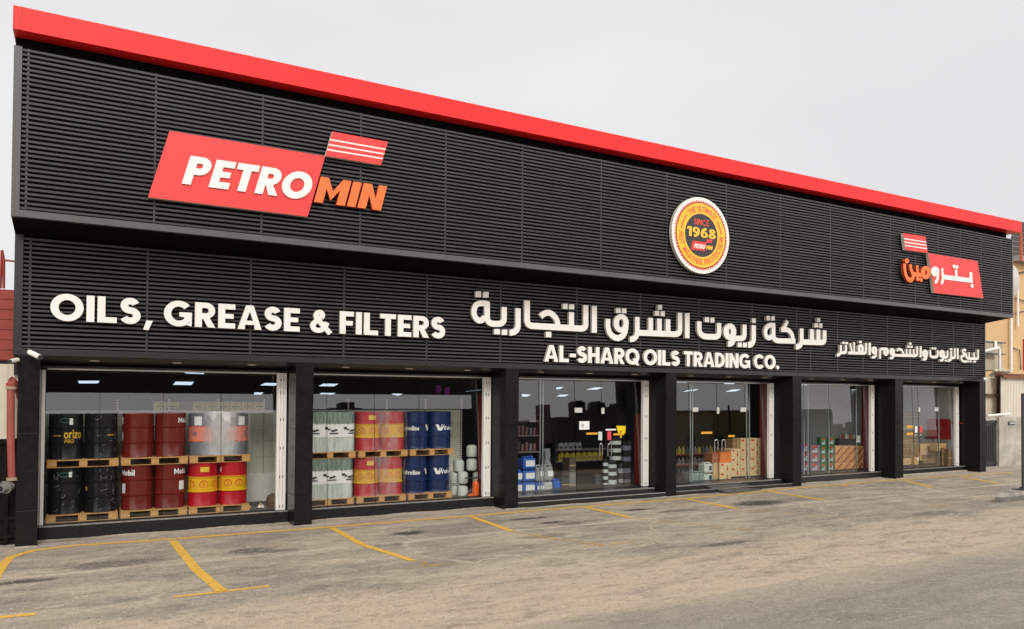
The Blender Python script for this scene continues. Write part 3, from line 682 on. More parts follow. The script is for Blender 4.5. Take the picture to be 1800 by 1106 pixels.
word(th, [[('s', [(1003, 468), (1003, 600), (1003, 601)], 92), ('c', [(1003, 590), (1030, 690), (1095, 758), (1170, 778), (1245, 740), (1283, 665), (1298, 560)], 96), ('o', (1216, 540, 80, 110), 82),
   ('q', (1131, 295, 1205, 373)), ('q', (1226, 297, 1298, 377))]], (960, 510), 9.219, LY, LD, 96, white_m, side_m)
word(th, [[('s', [(216, 392), (216, 808, 150), (78, 808)], 102), ('s', [(218, 684), (1006, 716, 95), (1006, 315)], 104), ('s', [(462, 410), (462, 695)]), ('s', [(622, 424), (622, 700)]), ('s', [(780, 434), (780, 706)]),
   ('q', (535, 281, 612, 370)), ('q', (641, 288, 717, 378)), ('q', (589, 170, 665, 262))], [('q', (1100, 322, 1181, 785))]], (1100, 520), 10.536, LY, LD, 108, white_m, side_m)
word(th, [[('s', [(203, 368), (203, 648, 150), (572, 658, 85), (572, 400)]), ('q', (305, 292, 382, 382)), ('q', (407, 300, 482, 391))],
  [('o', (770, 562, 70, 108), 96), ('s', [(836, 560), (836, 788, 95), (738, 788)]), ('s', [(770, 680), (1040, 690, 80), (1040, 430)], 102), ('q', (915, 762, 985, 845)), ('q', (1006, 765, 1078, 850))],
  [('s', [(1212, 440), (1212, 806, 130), (1108, 806)]), ('q', (1180, 312, 1248, 396))]], (1210, 530), 10.536, LY, LD, 106, white_m, side_m)
word(th, [[('s', [(314, 300), (314, 622, 105), (718, 630)], 96), ('c', [(340, 338), (255, 333), (195, 370), (166, 440), (168, 500), (195, 560), (245, 570), (295, 530)], 88), ('s', [(572, 256), (490, 425)], 80),
   ('c', [(455, 418), (555, 418), (618, 455), (660, 530), (676, 640)], 88), ('q', (178, 160, 245, 246)), ('q', (268, 166, 331, 250))],
  [('s', [(837, 395), (837, 736, 120), (728, 736)], 96), ('s', [(838, 645), (1260, 657, 65), (1260, 430)], 98), ('s', [(1025, 410), (1025, 652)]), ('s', [(1142, 415), (1142, 655)]),
   ('q', (1065, 300, 1132, 376)), ('q', (1151, 303, 1212, 383)), ('q', (1115, 200, 1170, 276))]], (1330, 540), 10.536, LY, LD, 104, white_m, side_m)
# small Arabic line
a = at(1600, 620, LY)
th = thing('lettering_sign', 'small white Arabic lettering at the right end of the lower louvre', 'sign', (a.x, LY, a.z))
word(th, [[('s', [(236, 212), (236, 440, 110), (145, 445)], 66), ('s', [(238, 388), (350, 388, 50), (350, 212)], 66), ('q', (262, 140, 318, 190)), ('q', (330, 145, 388, 195))],
  [('s', [(440, 175), (490, 390)], 52), ('s', [(400, 392), (800, 405, 60), (800, 168)], 62), ('s', [(532, 150), (532, 390)], 56), ('o', (680, 305, 40, 82), 58), ('q', (638, 120, 700, 172))],
  [('q', (860, 165, 912, 440))],
  [('o', (990, 335, 36, 60), 58), ('s', [(1025, 330), (1025, 490, 60), (935, 490)], 56)],
  [('s', [(1122, 522), (1122, 300, 60), (1250, 298)], 58), ('o', (1252, 365, 34, 66), 58)],
  [('o', (1395, 368, 32, 58), 56), ('s', [(1425, 360), (1425, 505, 60), (1345, 508)], 56), ('s', [(1400, 440), (1700, 456)], 58), ('c', [(1500, 350), (1545, 306), (1605, 330), (1640, 400), (1645, 440)], 54)],
  ], (1460, 590), 12.857, LY, LD, 60, white_m, side_m)
word(th, [[('s', [(-6, 358), (268, 370, 60), (268, 165)], 56), ('s', [(45, 225), (45, 355)], 48), ('s', [(115, 225), (115, 360)], 48), ('s', [(190, 225), (190, 360)], 48), ('q', (58, 152, 105, 198)), ('q', (120, 155, 165, 200)), ('q', (92, 90, 140, 135))],
  [('q', (322, 168, 362, 402))],
  [('o', (435, 322, 34, 58), 54), ('s', [(465, 315), (465, 440, 50), (385, 442)], 54)],
  [('s', [(545, 245), (545, 392, 60), (702, 396, 50), (702, 250)], 56), ('q', (568, 190, 610, 230)), ('q', (625, 192, 668, 235))],
  [('o', (792, 325, 34, 55), 52), ('s', [(822, 320), (822, 462, 50), (748, 464)], 52), ('s', [(800, 398), (905, 402, 40), (905, 258)], 54), ('q', (845, 448, 888, 486)), ('q', (900, 450, 940, 488))],
  [('s', [(985, 262), (985, 468, 60), (925, 470)], 52), ('s', [(988, 410), (1062, 415, 40), (1062, 208)], 52), ('q', (962, 208, 1005, 250))],
  [('q', (1108, 210, 1144, 436))],
  [('c', [(1300, 262), (1262, 238), (1228, 268), (1248, 312), (1305, 330)], 46), ('c', [(1310, 340), (1225, 372), (1200, 430), (1240, 482), (1310, 488)], 50), ('s', [(1290, 345), (1320, 425, 40), (1552, 430, 30), (1552, 235)], 52), ('s', [(1362, 290), (1362, 425)], 46), ('s', [(1462, 295), (1462, 428)], 46),
   ('q', (1310, 466, 1350, 502)), ('q', (1362, 468, 1402, 504)), ('q', (1445, 470, 1495, 508))]], (1590, 595), 12, LY, LD, 52, white_m, side_m)
# red panels with the main name
PY = -.125
def redpanel_sign(th, loop, nm='panel'):
    mb = MB(); lp = pxloop(loop, PY); mb.prism([lp], vplane(PY), .1, redsign_m, rim_m); attach(mb.build(nm, bevel=0), th)
a = at(470, 300, PY)
th = thing('logo_sign', 'slanted red sign with white and orange Latin lettering at the left of the upper louvre', 'sign', (a.x, PY, a.z))
redpanel_sign(th, [(298.1, 230), (260.3, 346.5), (540.8, 380.7), (571.5, 274.8)])
redpanel_sign(th, [(584.5, 231.3), (572.2, 273.8), (669.9, 290), (681.9, 249.5)])
mb = MB()
for k in range(3):
    t0 = .3 + .2 * k; t1 = t0 + .055
    mk = lambda t, e: (584.5 - 13 * t if e == 0 else 681.9 - 12 * t, (231.3 + 43.5 * t) if e == 0 else (249.5 + 40.5 * t))
    mb.prism([pxloop([mk(t0, 0), mk(t1, 0), mk(t1, 1), mk(t0, 1)], PY - .004)], vplane(PY - .004), .003, white_m)
attach(mb.build('stripe'), th)
lat('', 'PETRO', (319.4, 323.4), (541, 350), (369.3, 329.2), 50.5, PY - .03, .27, .075, '', white_m, rim_m, .028, shear=.27, th=th)
lat('', 'MIN', (552, 355.3), (669.5, 369.2), (552, 354.8), 46, PY, .28, .07, '', orange_m, mat('orange_return', (.45, .06, .01), .5), .09, shear=.25, th=th)
a = at(1660, 470, PY)
th = thing('logo_sign', 'slanted red sign with white and orange Arabic lettering at the right of the upper louvre', 'sign', (a.x, PY, a.z))
def P8(*p): return [(1570 + x / 8.194, 400 + y / 8.194) for x, y in p]
redpanel_sign(th, P8((508, 370), (592, 940), (1298, 1016), (1216, 486)))
redpanel_sign(th, P8((148, 80), (178, 322), (498, 368), (466, 132)))
mb = MB()
for k in range(3):
    t0 = .3 + .2 * k; t1 = t0 + .07
    mk = lambda t, e: (1570 + ((148 + 30 * t) if e == 0 else (466 + 32 * t)) / 8.194, 400 + ((80 + 242 * t) if e == 0 else (132 + 236 * t)) / 8.194)
    mb.prism([pxloop([mk(t0, 0), mk(t1, 0), mk(t1, 1), mk(t0, 1)], PY - .004)], vplane(PY - .004), .003, white_m)
attach(mb.build('stripe'), th)
word(th, [[('o', (606, 635, 30, 42), 58), ('s', [(648, 600), (640, 780, 60), (600, 790)], 52)], [('s', [(706, 585), (722, 790, 60), (690, 800)], 52), ('s', [(720, 712), (1125, 765), (1118, 645)], 66), ('s', [(905, 608), (910, 735)], 54),
   ('d', (877, 563, 20, 28)), ('d', (914, 570, 20, 28)), ('d', (1134, 842, 20, 28))]], (1570, 400), 8.194, PY - .02, .018, 58, white_m, rim_m)
word(th, [[('c', [(165, 520), (178, 660), (225, 752), (275, 745), (290, 690), (258, 600), (250, 530)], 62), ('s', [(272, 672), (450, 690)], 62), ('s', [(345, 545), (352, 680)], 52), ('o', (470, 650, 42, 66), 58), ('d', (350, 742, 24, 30)), ('d', (396, 755, 24, 30)), ('d', (192, 482, 30, 36))]],
     (1570, 400), 8.194, PY - .004, .085, 60, orange_m, mat('orange_return', (.45, .06, .01), .5))
# round badge
bx, bz, br_ = 15.507, 6.865, .985; BY = -.12
th = thing('badge_sign', 'round yellow and black badge with a toothed white rim reading SINCE 1968', 'sign', (bx, BY, bz))
def disc(r, dy, depth, m, side=None, r_in=None, nm='ring'):
    mb = MB(); lp = [ell(bx, bz, r * br_, r * br_, 64)]
    if r_in: lp.append(ell(bx, bz, r_in * br_, r_in * br_, 64))
    mb.prism(lp, vplane(BY + dy), depth, m, side); attach(mb.build(nm), th)
disc(1, 0, .1, white_m, side_m, nm='rim')
mb = MB()
for k in range(66):
    a0 = 2 * math.pi * k / 66; da = 2 * math.pi / 66
    pt = lambda r, a_: (bx + br_ * r * math.cos(a_), bz + br_ * r * math.sin(a_))
    mb.prism([[pt(.872, a0), pt(.93, a0 + da / 2), pt(.872, a0 + da)]], vplane(BY - .003), .0028, badgered_m)
attach(mb.build('teeth'), th)
disc(.875, -.004, .0035, badgered_m, r_in=.855); disc(.862, -.006, .0055, badgedark_m, r_in=.84); disc(.845, -.008, .0075, yellow_m, r_in=.55); disc(.565, -.01, .0095, badgedark_m, nm='centre')
def arc_text(text, r0, hgt, a0, a1, outward, t, m, gap=.12):
    lay, w = layout(text, t, gap, .5); mb = MB()
    for ch, ox, pieces in lay:
        for i, lp in enumerate(pieces):
            def f(u, v):
                ang = R(a0 + (a1 - a0) * (u / w)); rr = (r0 + v * hgt) if outward else (r0 + hgt - v * hgt)
                return (bx + br_ * rr * math.cos(ang), bz + br_ * rr * math.sin(ang))
            mb.prism([[f(ox + u, v) for u, v in l] for l in lp], lambda u, v, d, i=i: (u, BY - .012 - .001 * i + d, v), .003, m)
    attach(mb.build('lettering'), th)
arc_text('THE ULTIMATE', .62, .15, 129, 44, True, .17, badgered_m)
arc_text('HOT WEATHER PROTECTION', .62, .15, 178, 362, False, .17, badgered_m)
for a0, a1 in ((137, 170), (8, 37)):
    mb = MB(); mb.prism([arc(bx, bz, .715 * br_, .715 * br_, a0, a1, 14) + arc(bx, bz, .68 * br_, .68 * br_, a1, a0, 14)], vplane(BY - .012), .003, badgered_m); attach(mb.build('line'), th)
def flat(text, x0, x1, z0, h, t, m, dy=-.013, shear=0):
    lay, w = layout(text, t, .1); mb = MB(); sx = (x1 - x0) / w
    for ch, ox, pieces in lay:
        for i, lp in enumerate(pieces):
            mb.prism([[(bx + br_ * (x0 + (ox + u) * sx + shear * v * h), bz + br_ * (z0 + v * h)) for u, v in l] for l in lp], lambda u, v, d, i=i: (u, BY + dy - .001 * i + d, v), .003, m)
    attach(mb.build('lettering'), th)
flat('SINCE', -.27, .27, .265, .155, .16, badgered_m); flat('1968', -.5, .5, -.055, .255, .26, yellow_m)
mb = MB(); mb.prism([[(bx - .36 * br_, bz - .40 * br_), (bx + .12 * br_, bz - .40 * br_), (bx + .17 * br_, bz - .17 * br_), (bx - .31 * br_, bz - .17 * br_)]], vplane(BY - .013), .003, redsign_m)
mb.prism([[(bx + .17 * br_, bz - .165 * br_), (bx + .36 * br_, bz - .165 * br_), (bx + .38 * br_, bz - .08 * br_), (bx + .19 * br_, bz - .08 * br_)]], vplane(BY - .013), .003, redsign_m)
attach(mb.build('emblem_panel'), th)
flat('PETRO', -.26, .11, -.35, .11, .3, white_m, -.016, .25); flat('MIN', .15, .37, -.35, .11, .28, yellow_m, -.016, .25)

# ------------------------------------------------------------------ drums and pallets
PW, PD, PH = 1.2, 1.0, .15
def make_pallet():
    t = thing('pallet', 'pallet', 'pallet')
    mb = MB()
    for k in range(5): mb.box(-PW / 2, PW / 2, k * .22, k * .22 + .12, PH - .022, PH, wood_m)
    mb.build('deck', t)
    for i in range(3):
        for j in range(3):
            x = -PW / 2 + .08 + i * (PW - .16) / 2; y = .07 + j * (PD - .14) / 2
            mb = MB(); w = .08 if i != 1 else .07; mb.box(x - w, x + w, y - .065, y + .065, .013, PH - .0225, wood_m); mb.build('block', t)
    mb = MB()
    for j in range(3): y = .07 + j * (PD - .14) / 2; mb.box(-PW / 2, PW / 2, y - .06, y - .03, 0, .0125, wood_m)
    mb.build('base_board', t)
    return t
RD, HD = .287, .88
def drum_prof():
    pr = [(.0, .855), (RD - .02, .855), (RD - .012, .865), (RD - .004, .88), (RD + .004, .874), (RD + .002, .855), (RD, .845)]
    for zc in (.595, .295): pr += [(RD, zc + .022), (RD + .015, zc + .007), (RD + .015, zc - .007), (RD, zc - .022)]
    pr += [(RD, .02), (RD + .004, .01), (RD, 0), (0, 0)]
    return pr[::-1]
def on_drum(mb, loops, ang, m, off=.0025, r=RD):
    mb.prism(loops, lambda u, v, d: ((r + off) * math.sin(ang + u / r), -(r + off) * math.cos(ang + u / r), v), 0, m)
def drum_rect(mb, ang, w, z0, z1, m, off=.0025):
    n = max(2, int(w / .03))
    for i in range(n): on_drum(mb, [rect(-w / 2 + w * i / n, z0, -w / 2 + w * (i + 1) / n, z1)], ang, m, off)
def drum_text(mb, text, ang, w, z0, h, t, m, shear=0):
    lay, tw = layout(text, t, .1); sx = w / tw
    for ch, ox, pieces in lay:
        for i, lp in enumerate(pieces):
            on_drum(mb, [[(-w / 2 + (ox + u) * sx + shear * v * h, z0 + v * h) for u, v in l] for l in lp], ang, m, .004 + .0008 * i)
def shell_shape(mb, ang, cx, cz, s):
    def fan(k, n=12):
        pts = [(cx + s * k * (.98 * math.cos(R(a))), cz - .1 * s + s * k * 1.0 * math.sin(R(a))) for a in [205 - 230 * i / n for i in range(n + 1)]]
        return pts + [(cx + .38 * s * k, cz - .72 * s * k), (cx - .38 * s * k, cz - .72 * s * k)]
    on_drum(mb, [fan(1.0), fan(.86)], ang, inkr_m, .004)
    on_drum(mb, [fan(.86)], ang, mat('emblem_orange', (.85, .35, .02), .4), .0035)
    for a in (72, 108):
        p0 = Vector((cx, cz - .55 * s)); p1 = Vector((cx + s * .8 * math.cos(R(a)), cz - .1 * s + .8 * s * math.sin(R(a))))
        on_drum(mb, [stroke([tuple(p0), tuple(p1)], .06 * s)], ang, inkr_m, .0045)
DRUMS = {}
def make_drum(kind):
    t = thing('drum', 'drum', 'drum')
    base = {'black': drumblack_m, 'maroon': drumred_m, 'shell': drumcrim_m, 'navy': drumblue_m, 'wrapped': mat('dark_blue_drum', (.02, .025, .06), .3)}[kind]
    mf = None
    if kind == 'shell': mf = lambda z: drumyel_m if .29 < z < .602 else base
    if kind == 'wrapped': mf = lambda z: drumorange_m if .29 < z < .602 else base
    mb = MB()
    pr = drum_prof()
    if kind == 'navy':
        body = []
        for (r, z) in pr: body.append((r, z))
        extra = [(RD + (.004 if k % 2 else 0), z) for k, z in enumerate([.64, .655, .67, .685, .70, .715, .73, .745])]
        lo = [(RD + (.004 if k % 2 else 0), z) for k, z in enumerate([.12, .135, .15, .165, .18, .195, .21, .225])]
        i = next(i for i, q in enumerate(body) if q[1] > .2 and q[0] > .2); body = body[:i] + lo + body[i:]
        i = next(i for i, q in enumerate(body) if q[1] > .62); body = body[:i] + extra + body[i:]
        pr = body
    mb.lathe(pr, base, seg=40, mfun=mf); mb.build('body', t, smooth=True)
    mb = MB(); mb.lathe([(RD - .02, .857), (RD - .03, .858), (0, .858)], base, seg=32); mb.lathe([(.03, .872), (.03, .86)], alu_m, (.14, .1, 0), 12); mb.lathe([(.0, .872), (.03, .872)], alu_m, (.14, .1, 0), 12); mb.build('lid', t)
    DRUMS[kind] = t; t['used'] = 0
    return t
for k in ('black', 'maroon', 'shell', 'navy', 'wrapped'): make_drum(k)
PAL0 = make_pallet(); PAL0['used'] = 0
def take(proto):
    if not proto['used']: proto['used'] = 1; return proto, True
    return None, False
def place_pallet(x, y, z, label, wscale=1.0):
    global PAL0
    o = PAL0 if not PAL0['used'] else copy_tree(PALC)
    if not PAL0['used']: PAL0['used'] = 1
    o.location = (x, y, z); o.scale = (wscale, 1, 1); tag(o, label, 'pallet', 'wooden pallets under the drums'); return o
PALC = PAL0
def place_drum(kind, x, y, z, label, group, deco=None):
    src = DRUMS[kind]
    if not src['used']: src['used'] = 1; o = src
    else:
        o = bpy.data.objects.new('drum', None); COL.objects.link(o)
        for ch in list(src.children):
            if ch.name.split('.')[0] in ('body', 'lid'): c = ch.copy(); COL.objects.link(c); c.parent = o
    o.location = (x, y, z); tag(o, label, 'drum', group)
    if deco:
        for nm, fn in deco:
            mb = MB(); fn(mb); mb.build(nm, o)
    return o
DY = 1.86
def dpair(pa, pb, py, z, kind, labels, group, decos, y=DY):
    x0 = at(pa, py, y).x; x1 = at(pb, py, y).x; c = (x0 + x1) / 2
    return c, [place_drum(kind, c + s * .297, y + .31, z, lb, group, dc) for s, lb, dc in zip((-1, 1), labels, decos)]
def stick(ang, w, z0, z1, m=ink_m): return ('sticker', lambda mb: drum_rect(mb, ang, w, z0, z1, m))
def letters(txt, ang, w, z0, h, t=.2, m=ink_m): return ('lettering', lambda mb: drum_text(mb, txt, ang, w, z0, h, t, m))
def shells(angs): return ('emblem', lambda mb: [shell_shape(mb, a_, 0, .45, .085) for a_ in angs])
def scuffs(seed, ang=0.):
    def f(mb):
        rn = random.Random(seed)
        for _ in range(16):
            a_ = ang + rn.uniform(-.8, .8); z = rn.uniform(.06, .8); l_ = rn.uniform(.02, .07); an = rn.uniform(-.5, .9)
            on_drum(mb, [stroke([(0, z), (l_ * math.cos(an), z + l_ * math.sin(an)), (l_ * 1.4 * math.cos(an + .6), z + l_ * 1.6 * math.sin(an + .5))], rn.uniform(.003, .009))], a_, mat('scuff', (.22, .22, .23), .5), .003)
    return ('scuff', f)
z1, z2 = FZ + PH, FZ + PH + HD + .004
lay1 = [(82, 205), (210, 330), (333, 437)]
# first window, left to right: black, maroon, crimson and wrapped
bins = [
 ('black', 'black drums in the first window',
  ['black drum, lower left corner of the first window, with a small pale sticker', 'scuffed black drum on the bottom pallet, right beside the lower left corner drum'],
  ['black drum with large yellow lettering on its middle band', 'plain black drum on the upper pallet, right of the yellow lettered drum'],
  [[stick(.3, .05, .70, .80), ('emblem', lambda mb: on_drum(mb, [ell(0, .75, .085, .045, 20), ell(0, .75, .075, .037, 20)], -.05, mat('teal_ink', (.08, .2, .2), .5))), scuffs(3)], [scuffs(5, .4), scuffs(6, .5), ('lettering', lambda mb: drum_text(mb, 'n', -.95, .04, .42, .1, .2, inky_m))]],
  [[letters('orizo', .45, .32, .40, .16, .17, inky_m), letters('PRO', .2, .15, .31, .07, .16, inky_m), letters('ooooo', -.55, .14, .44, .03, .2, inky_m), stick(.3, .06, .66, .78), ('emblem', lambda mb: on_drum(mb, [ell(0, .74, .085, .045, 20), ell(0, .74, .075, .037, 20)], -.05, mat('teal_ink', (.08, .2, .2), .5)))],
   [letters('ooooo', .62, .14, .44, .035, .2, inky_m), scuffs(8, .3)]]),
 ('maroon', 'maroon drums in the first window',
  ['maroon drum on the bottom pallet, cut off white lettering at its left edge', 'maroon drum on the bottom pallet with a square white label'],
  ['plain maroon drum, left one on the upper pallet', 'maroon drum on the upper pallet with white letters at its right edge'],
  [[letters('Mobil', -.75, .3, .68, .11, .24), stick(-1.05, .1, .33, .52)], [letters('Mobil', .75, .32, .68, .11, .24), stick(.8, .14, .36, .54)]],
  [[stick(-1.3, .05, .66, .8), stick(-1.3, .05, .33, .5)], [letters('Mobil', .95, .3, .68, .1, .24)]]),
 ('shell', 'crimson drums with a yellow band',
  ['crimson drum with a yellow band and a yellow sticker on the bottom pallet', 'crimson drum with a yellow band, right of the stickered one'],
  None, [[shells([-1.0, -.05, .85]), ('sticker', lambda mb: drum_rect(mb, 0, .17, .70, .8, mat('yellow_ticket', (.8, .55, .05), .5)))], [shells([-.5, .3, 1.1]), stick(-1.1, .05, .68, .78)]], None)]
for (kind, grp, lo, up, dlo, dup), (pa, pb) in zip(bins, lay1):
    c, _ = dpair(pa, pb, 918, z1, kind, lo, grp, dlo)
    place_pallet(c, DY, FZ + .001, 'wooden pallet on the plinth under the %s drums' % {'black': 'lower black', 'maroon': 'lower maroon', 'shell': 'crimson and yellow'}[kind], 1.0 if kind != 'shell' else .98)
    zc = z2 + .001
    place_pallet(c, DY, zc, 'wooden pallet stacked on top of the %s drums' % {'black': 'lower black', 'maroon': 'lower maroon', 'shell': 'crimson and yellow'}[kind], 1.0 if kind != 'shell' else .98)
    if up: dpair(pa, pb, 918, zc + PH + .001, kind, up, grp, dup)
    else:
        dpair(pa, pb, 918, zc + PH + .001, 'wrapped', ['dark blue drum with an orange band under film, left one of the wrapped pair', 'dark blue drum with an orange band under film, right one of the wrapped pair'],
              'film wrapped blue and orange drums', [[stick(-.5, .15, .62, .8), letters('lo', -.75, .1, .4, .12, .2, drumblue_m)], [stick(.45, .15, .62, .8), letters('l', .8, .05, .38, .12, .2, drumblue_m)]])
        xw = c; zw = zc + PH
def film(x, y, z, w, label, m, d=.6, h=.9, seed=0):
    rn = random.Random(seed); mb = MB(); nz_ = 12; prof = []
    for k in range(45):
        u = k / 44; 
        if u < .12: prof.append((-w / 2 - .005, d * .5 * (1 - u / .12) + .02))
        elif u > .88: prof.append((w / 2 + .005, d * .5 * ((u - .88) / .12) + .02))
        else:
            v = (u - .12) / .76; xx = -w / 2 + w * v; c0 = abs(abs(xx) - .297)
            dep = RD - math.sqrt(max(0, RD * RD - c0 * c0)) if abs(xx) > .29 else .0
            prof.append((xx, min(dep, .2) - .012 + rn.uniform(-.006, .006)))
    vs = []; 
    for j in range(nz_ + 1):
        zz = .0 + h * j / nz_
        for (a_, b_) in prof: vs.append((a_, b_ + rn.uniform(-.006, .006) + .01, zz + rn.uniform(-.01, .01)))
    n = len(prof); fs = [(j * n + i, j * n + i + 1, (j + 1) * n + i + 1, (j + 1) * n + i) for j in range(nz_) for i in range(n - 1)]
    mb.add(vs, fs, m); o = mb.build('stretch_film', None, True); o.location = (x, y, z); tag(o, label, 'stretch film'); return o
film(xw, DY + .01, zw, 1.18, 'clear film stretched round the blue and orange drums', film_m, seed=2)
# second window
lay2 = [(545 - 17, 625), (627, 714), (716, 797)]
def cans_load(x, z, label, seed):
    rn = random.Random(seed); t = thing('wrapped_load', label, 'wrapped load', (x, DY, z), 'white wrapped loads in the second window')
    def shell(z0, z1, m, nm, amp):
        mb = MB(); n = 60; pts = []
        for k in range(n + 1):
            u = k / n; L_ = 1.12 + 2 * .95; s_ = u * L_
            if s_ < .95: p = (-.56, .95 - s_)
            elif s_ < .95 + 1.12: p = (-.56 + s_ - .95, 0)
            else: p = (.56, s_ - .95 - 1.12)
            ph = amp * (1 if k % 2 else -1) * rn.uniform(.4, 1)
            pts.append((p[0] * (1 + ph * .4), p[1] + .02 + ph + .05 * max(0, (abs(p[0]) - .48) / .08) ** 2 * (p[1] < .02)))
        vs = []; m_ = 6
        for j in range(m_ + 1):
            zz = z0 + (z1 - z0) * j / m_; bulge = 1 - .02 * abs(j - m_ / 2) / m_
            for p in pts: vs.append((p[0] * bulge, p[1] + rn.uniform(-.004, .004), zz))
        nn = len(pts); mb.add(vs, [(j * nn + i, j * nn + i + 1, (j + 1) * nn + i + 1, (j + 1) * nn + i) for j in range(m_) for i in range(nn - 1)], m)
        mb.build(nm, t, True)
    shell(.0, .33, fogw_m, 'lower_cans', .026); shell(.325, .62, whitelab_m, 'label_band', .003); shell(.615, .87, foggreen_m, 'upper_cans', .03)
    mb = MB(); mb.box(-.54, .54, .03, .95, .86, .875, foggreen_m); mb.build('top_sheet', t)
    mb = MB()
    for xx in (-.42, .0, .42):
        for dx, w_, h_, dz in ((-.12, .07, .05, .05), (-.05, .05, .03, .03), (.02, .09, .035, .0), (.1, .06, .03, .02), (-.02, .2, .02, -.05)): mb.box(xx + dx, xx + dx + w_, .0, .008, .45 + dz, .45 + dz + h_, inkd_m)
    mb.build('printing', t)
for i, (pa, pb) in enumerate(lay2):
    nm = ['white wrapped load', 'film wrapped crimson and yellow drums', 'navy drums'][i]
    ws = [.96, .98, .93][i]
    c = (at(pa, 882, DY).x + at(pb, 882, DY).x) / 2
    place_pallet(c, DY, FZ + .001, 'wooden pallet on the plinth under the lower %s' % nm, ws)
    zc = z2 + .001
    place_pallet(c + .03, DY, zc, 'wooden pallet under the upper %s' % nm, ws)
    if i == 0:
        cans_load(c, z1 + .002, 'white film wrapped load with printed band, bottom left of the second window', 3); cans_load(c + .03, zc + PH + .002, 'white film wrapped load with printed band, top left of the second window', 4)
    elif i == 1:
        tk = ('sticker', lambda mb: drum_rect(mb, .1, .17, .70, .8, mat('yellow_ticket', (.8, .55, .05), .5)))
        dpair(pa, pb, 882, z1, 'shell', ['film wrapped crimson and yellow drum, lower left in the second window', 'film wrapped crimson and yellow drum, lower right in the second window'], 'crimson drums with a yellow band', [[shells([-.75, .0, .75]), tk], [shells([-.4, .35, 1.2])]])
        dpair(pa + 3, pb + 2, 882, zc + PH + .001, 'shell', ['film wrapped crimson and yellow drum, upper left in the second window', 'film wrapped crimson and yellow drum, upper right in the second window'], 'crimson drums with a yellow band', [[shells([-.75, .15, 1.0]), tk], [shells([-.9, .5])]])
        film(c, DY + .01, z1, 1.18, 'clear film round the lower crimson and yellow drums', filmd_m, seed=5); film(c + .03, DY + .01, zc + PH, 1.18, 'clear film round the upper crimson and yellow drums', filmd_m, seed=6)
    else:
        vl = lambda ang: [('emblem', lambda mb: on_drum(mb, [[(-.12, .60), (-.05, .60), (0, .49), (.05, .60), (.12, .60), (.045, .43), (-.045, .43)]], ang, ink_m, .004))]
        dpair(pa, pb, 882, z1, 'navy', ['navy drum with white lettering cut at both edges, lower left of its stack', 'navy drum with a white V mark, lower right of its stack'], 'navy drums with white lettering', [vl(.95) + [letters('Valvoline', -.75, .5, .44, .1, .24)], vl(-.35) + [letters('Valvoline', .75, .5, .44, .1, .24)]])
        dpair(pa + 2, pb + 2, 882, zc + PH + .001, 'navy', ['navy drum with white lettering cut at both edges, upper left of its stack', 'navy drum with a white V mark, upper right of its stack'], 'navy drums with white lettering', [vl(.85) + [letters('Valvoline', -.95, .5, .44, .1, .24)], vl(-.3) + [letters('Valvoline', .85, .5, .44, .1, .24)]])

# ------------------------------------------------------------------ goods behind the glass
def single(mb, nm, label, cat, loc=(0, 0, 0), group=None, smooth=False, bevel=0):
    o = mb.build(nm, None, smooth, bevel); o.location = loc; return tag(o, label, cat, group)
# white jars and the sprayer in the second window
JX = [('topmost white jar of the pile beside the navy drums', 829, 803, 0), ('white jar directly under the topmost jar', 829, 827, 0), ('white jar left of the second tier, against the navy drums', 806, 829, 0), ('white jar in the middle of the third tier', 813, 850, -.12), ('white jar at the right of the third tier behind the orange cylinder', 840, 850, -.0), ('white jar on the floor beside the orange cylinder', 813, 875, -.16), ('white jar on the floor at the left, half hidden by the pallet', 799, 874, .1), ('white jar at the left of the third tier behind the pallet edge', 798, 850, .1)]
proto = None
for lb, px, py, dy in JX:
    Yj = 2.35 + dy; p = at(px, py, Yj)
    if proto is None:
        mb = MB(); rr = .135
        mb.lathe([(0, 0), (rr * .8, 0), (rr * .97, .02), (rr, .05), (rr, .22), (rr * .93, .262), (rr * .7, .29), (rr * .4, .298), (0, .3)], jar_m, seg=24); o = mb.build('jar', None, True); proto = o
    else: o = proto.copy(); COL.objects.link(o)
    o.location = (p.x, Yj, p.z); tag(o, lb, 'jar', 'white jars piled in the second window')
p = at(836, 874, 1.98); t = thing('fire_extinguisher', 'orange cylinder with black hose and handle at the right of the second window', 'fire extinguisher', (p.x, 1.98, FZ))
ext_m = mat('bright_orange', (.9, .14, .015), .35)
mb = MB(); mb.lathe([(0, 0), (.085, 0), (.09, .02), (.09, .26), (.075, .32), (.03, .36), (.02, .4), (0, .4)], ext_m, seg=20); mb.build('cylinder', t, True)
mb = MB(); mb.tube([(0, 0, .38), (0, 0, .47)], .018, alu_m, 8); mb.tube([(-.3, 0, .44), (0.02, -.01, .435), (.1, 0, .47), (.14, 0, .52)], .017, inkd_m, 8); mb.build('handle', t)
mb = MB(); mb.tube([(-.02, -.02, .33), (-.12, -.03, .2), (-.24, -.03, .05), (-.32, -.02, .012)], .01, inkd_m, 8); mb.tube([(.02, 0, .33), (.14, 0, .2), (.2, 0, .08)], .009, inkd_m, 8); mb.build('hose', t)
mb = MB(); mb.box(-.2, -.09, -.03, .03, 0, .05, ext_m); mb.build('foot', t)
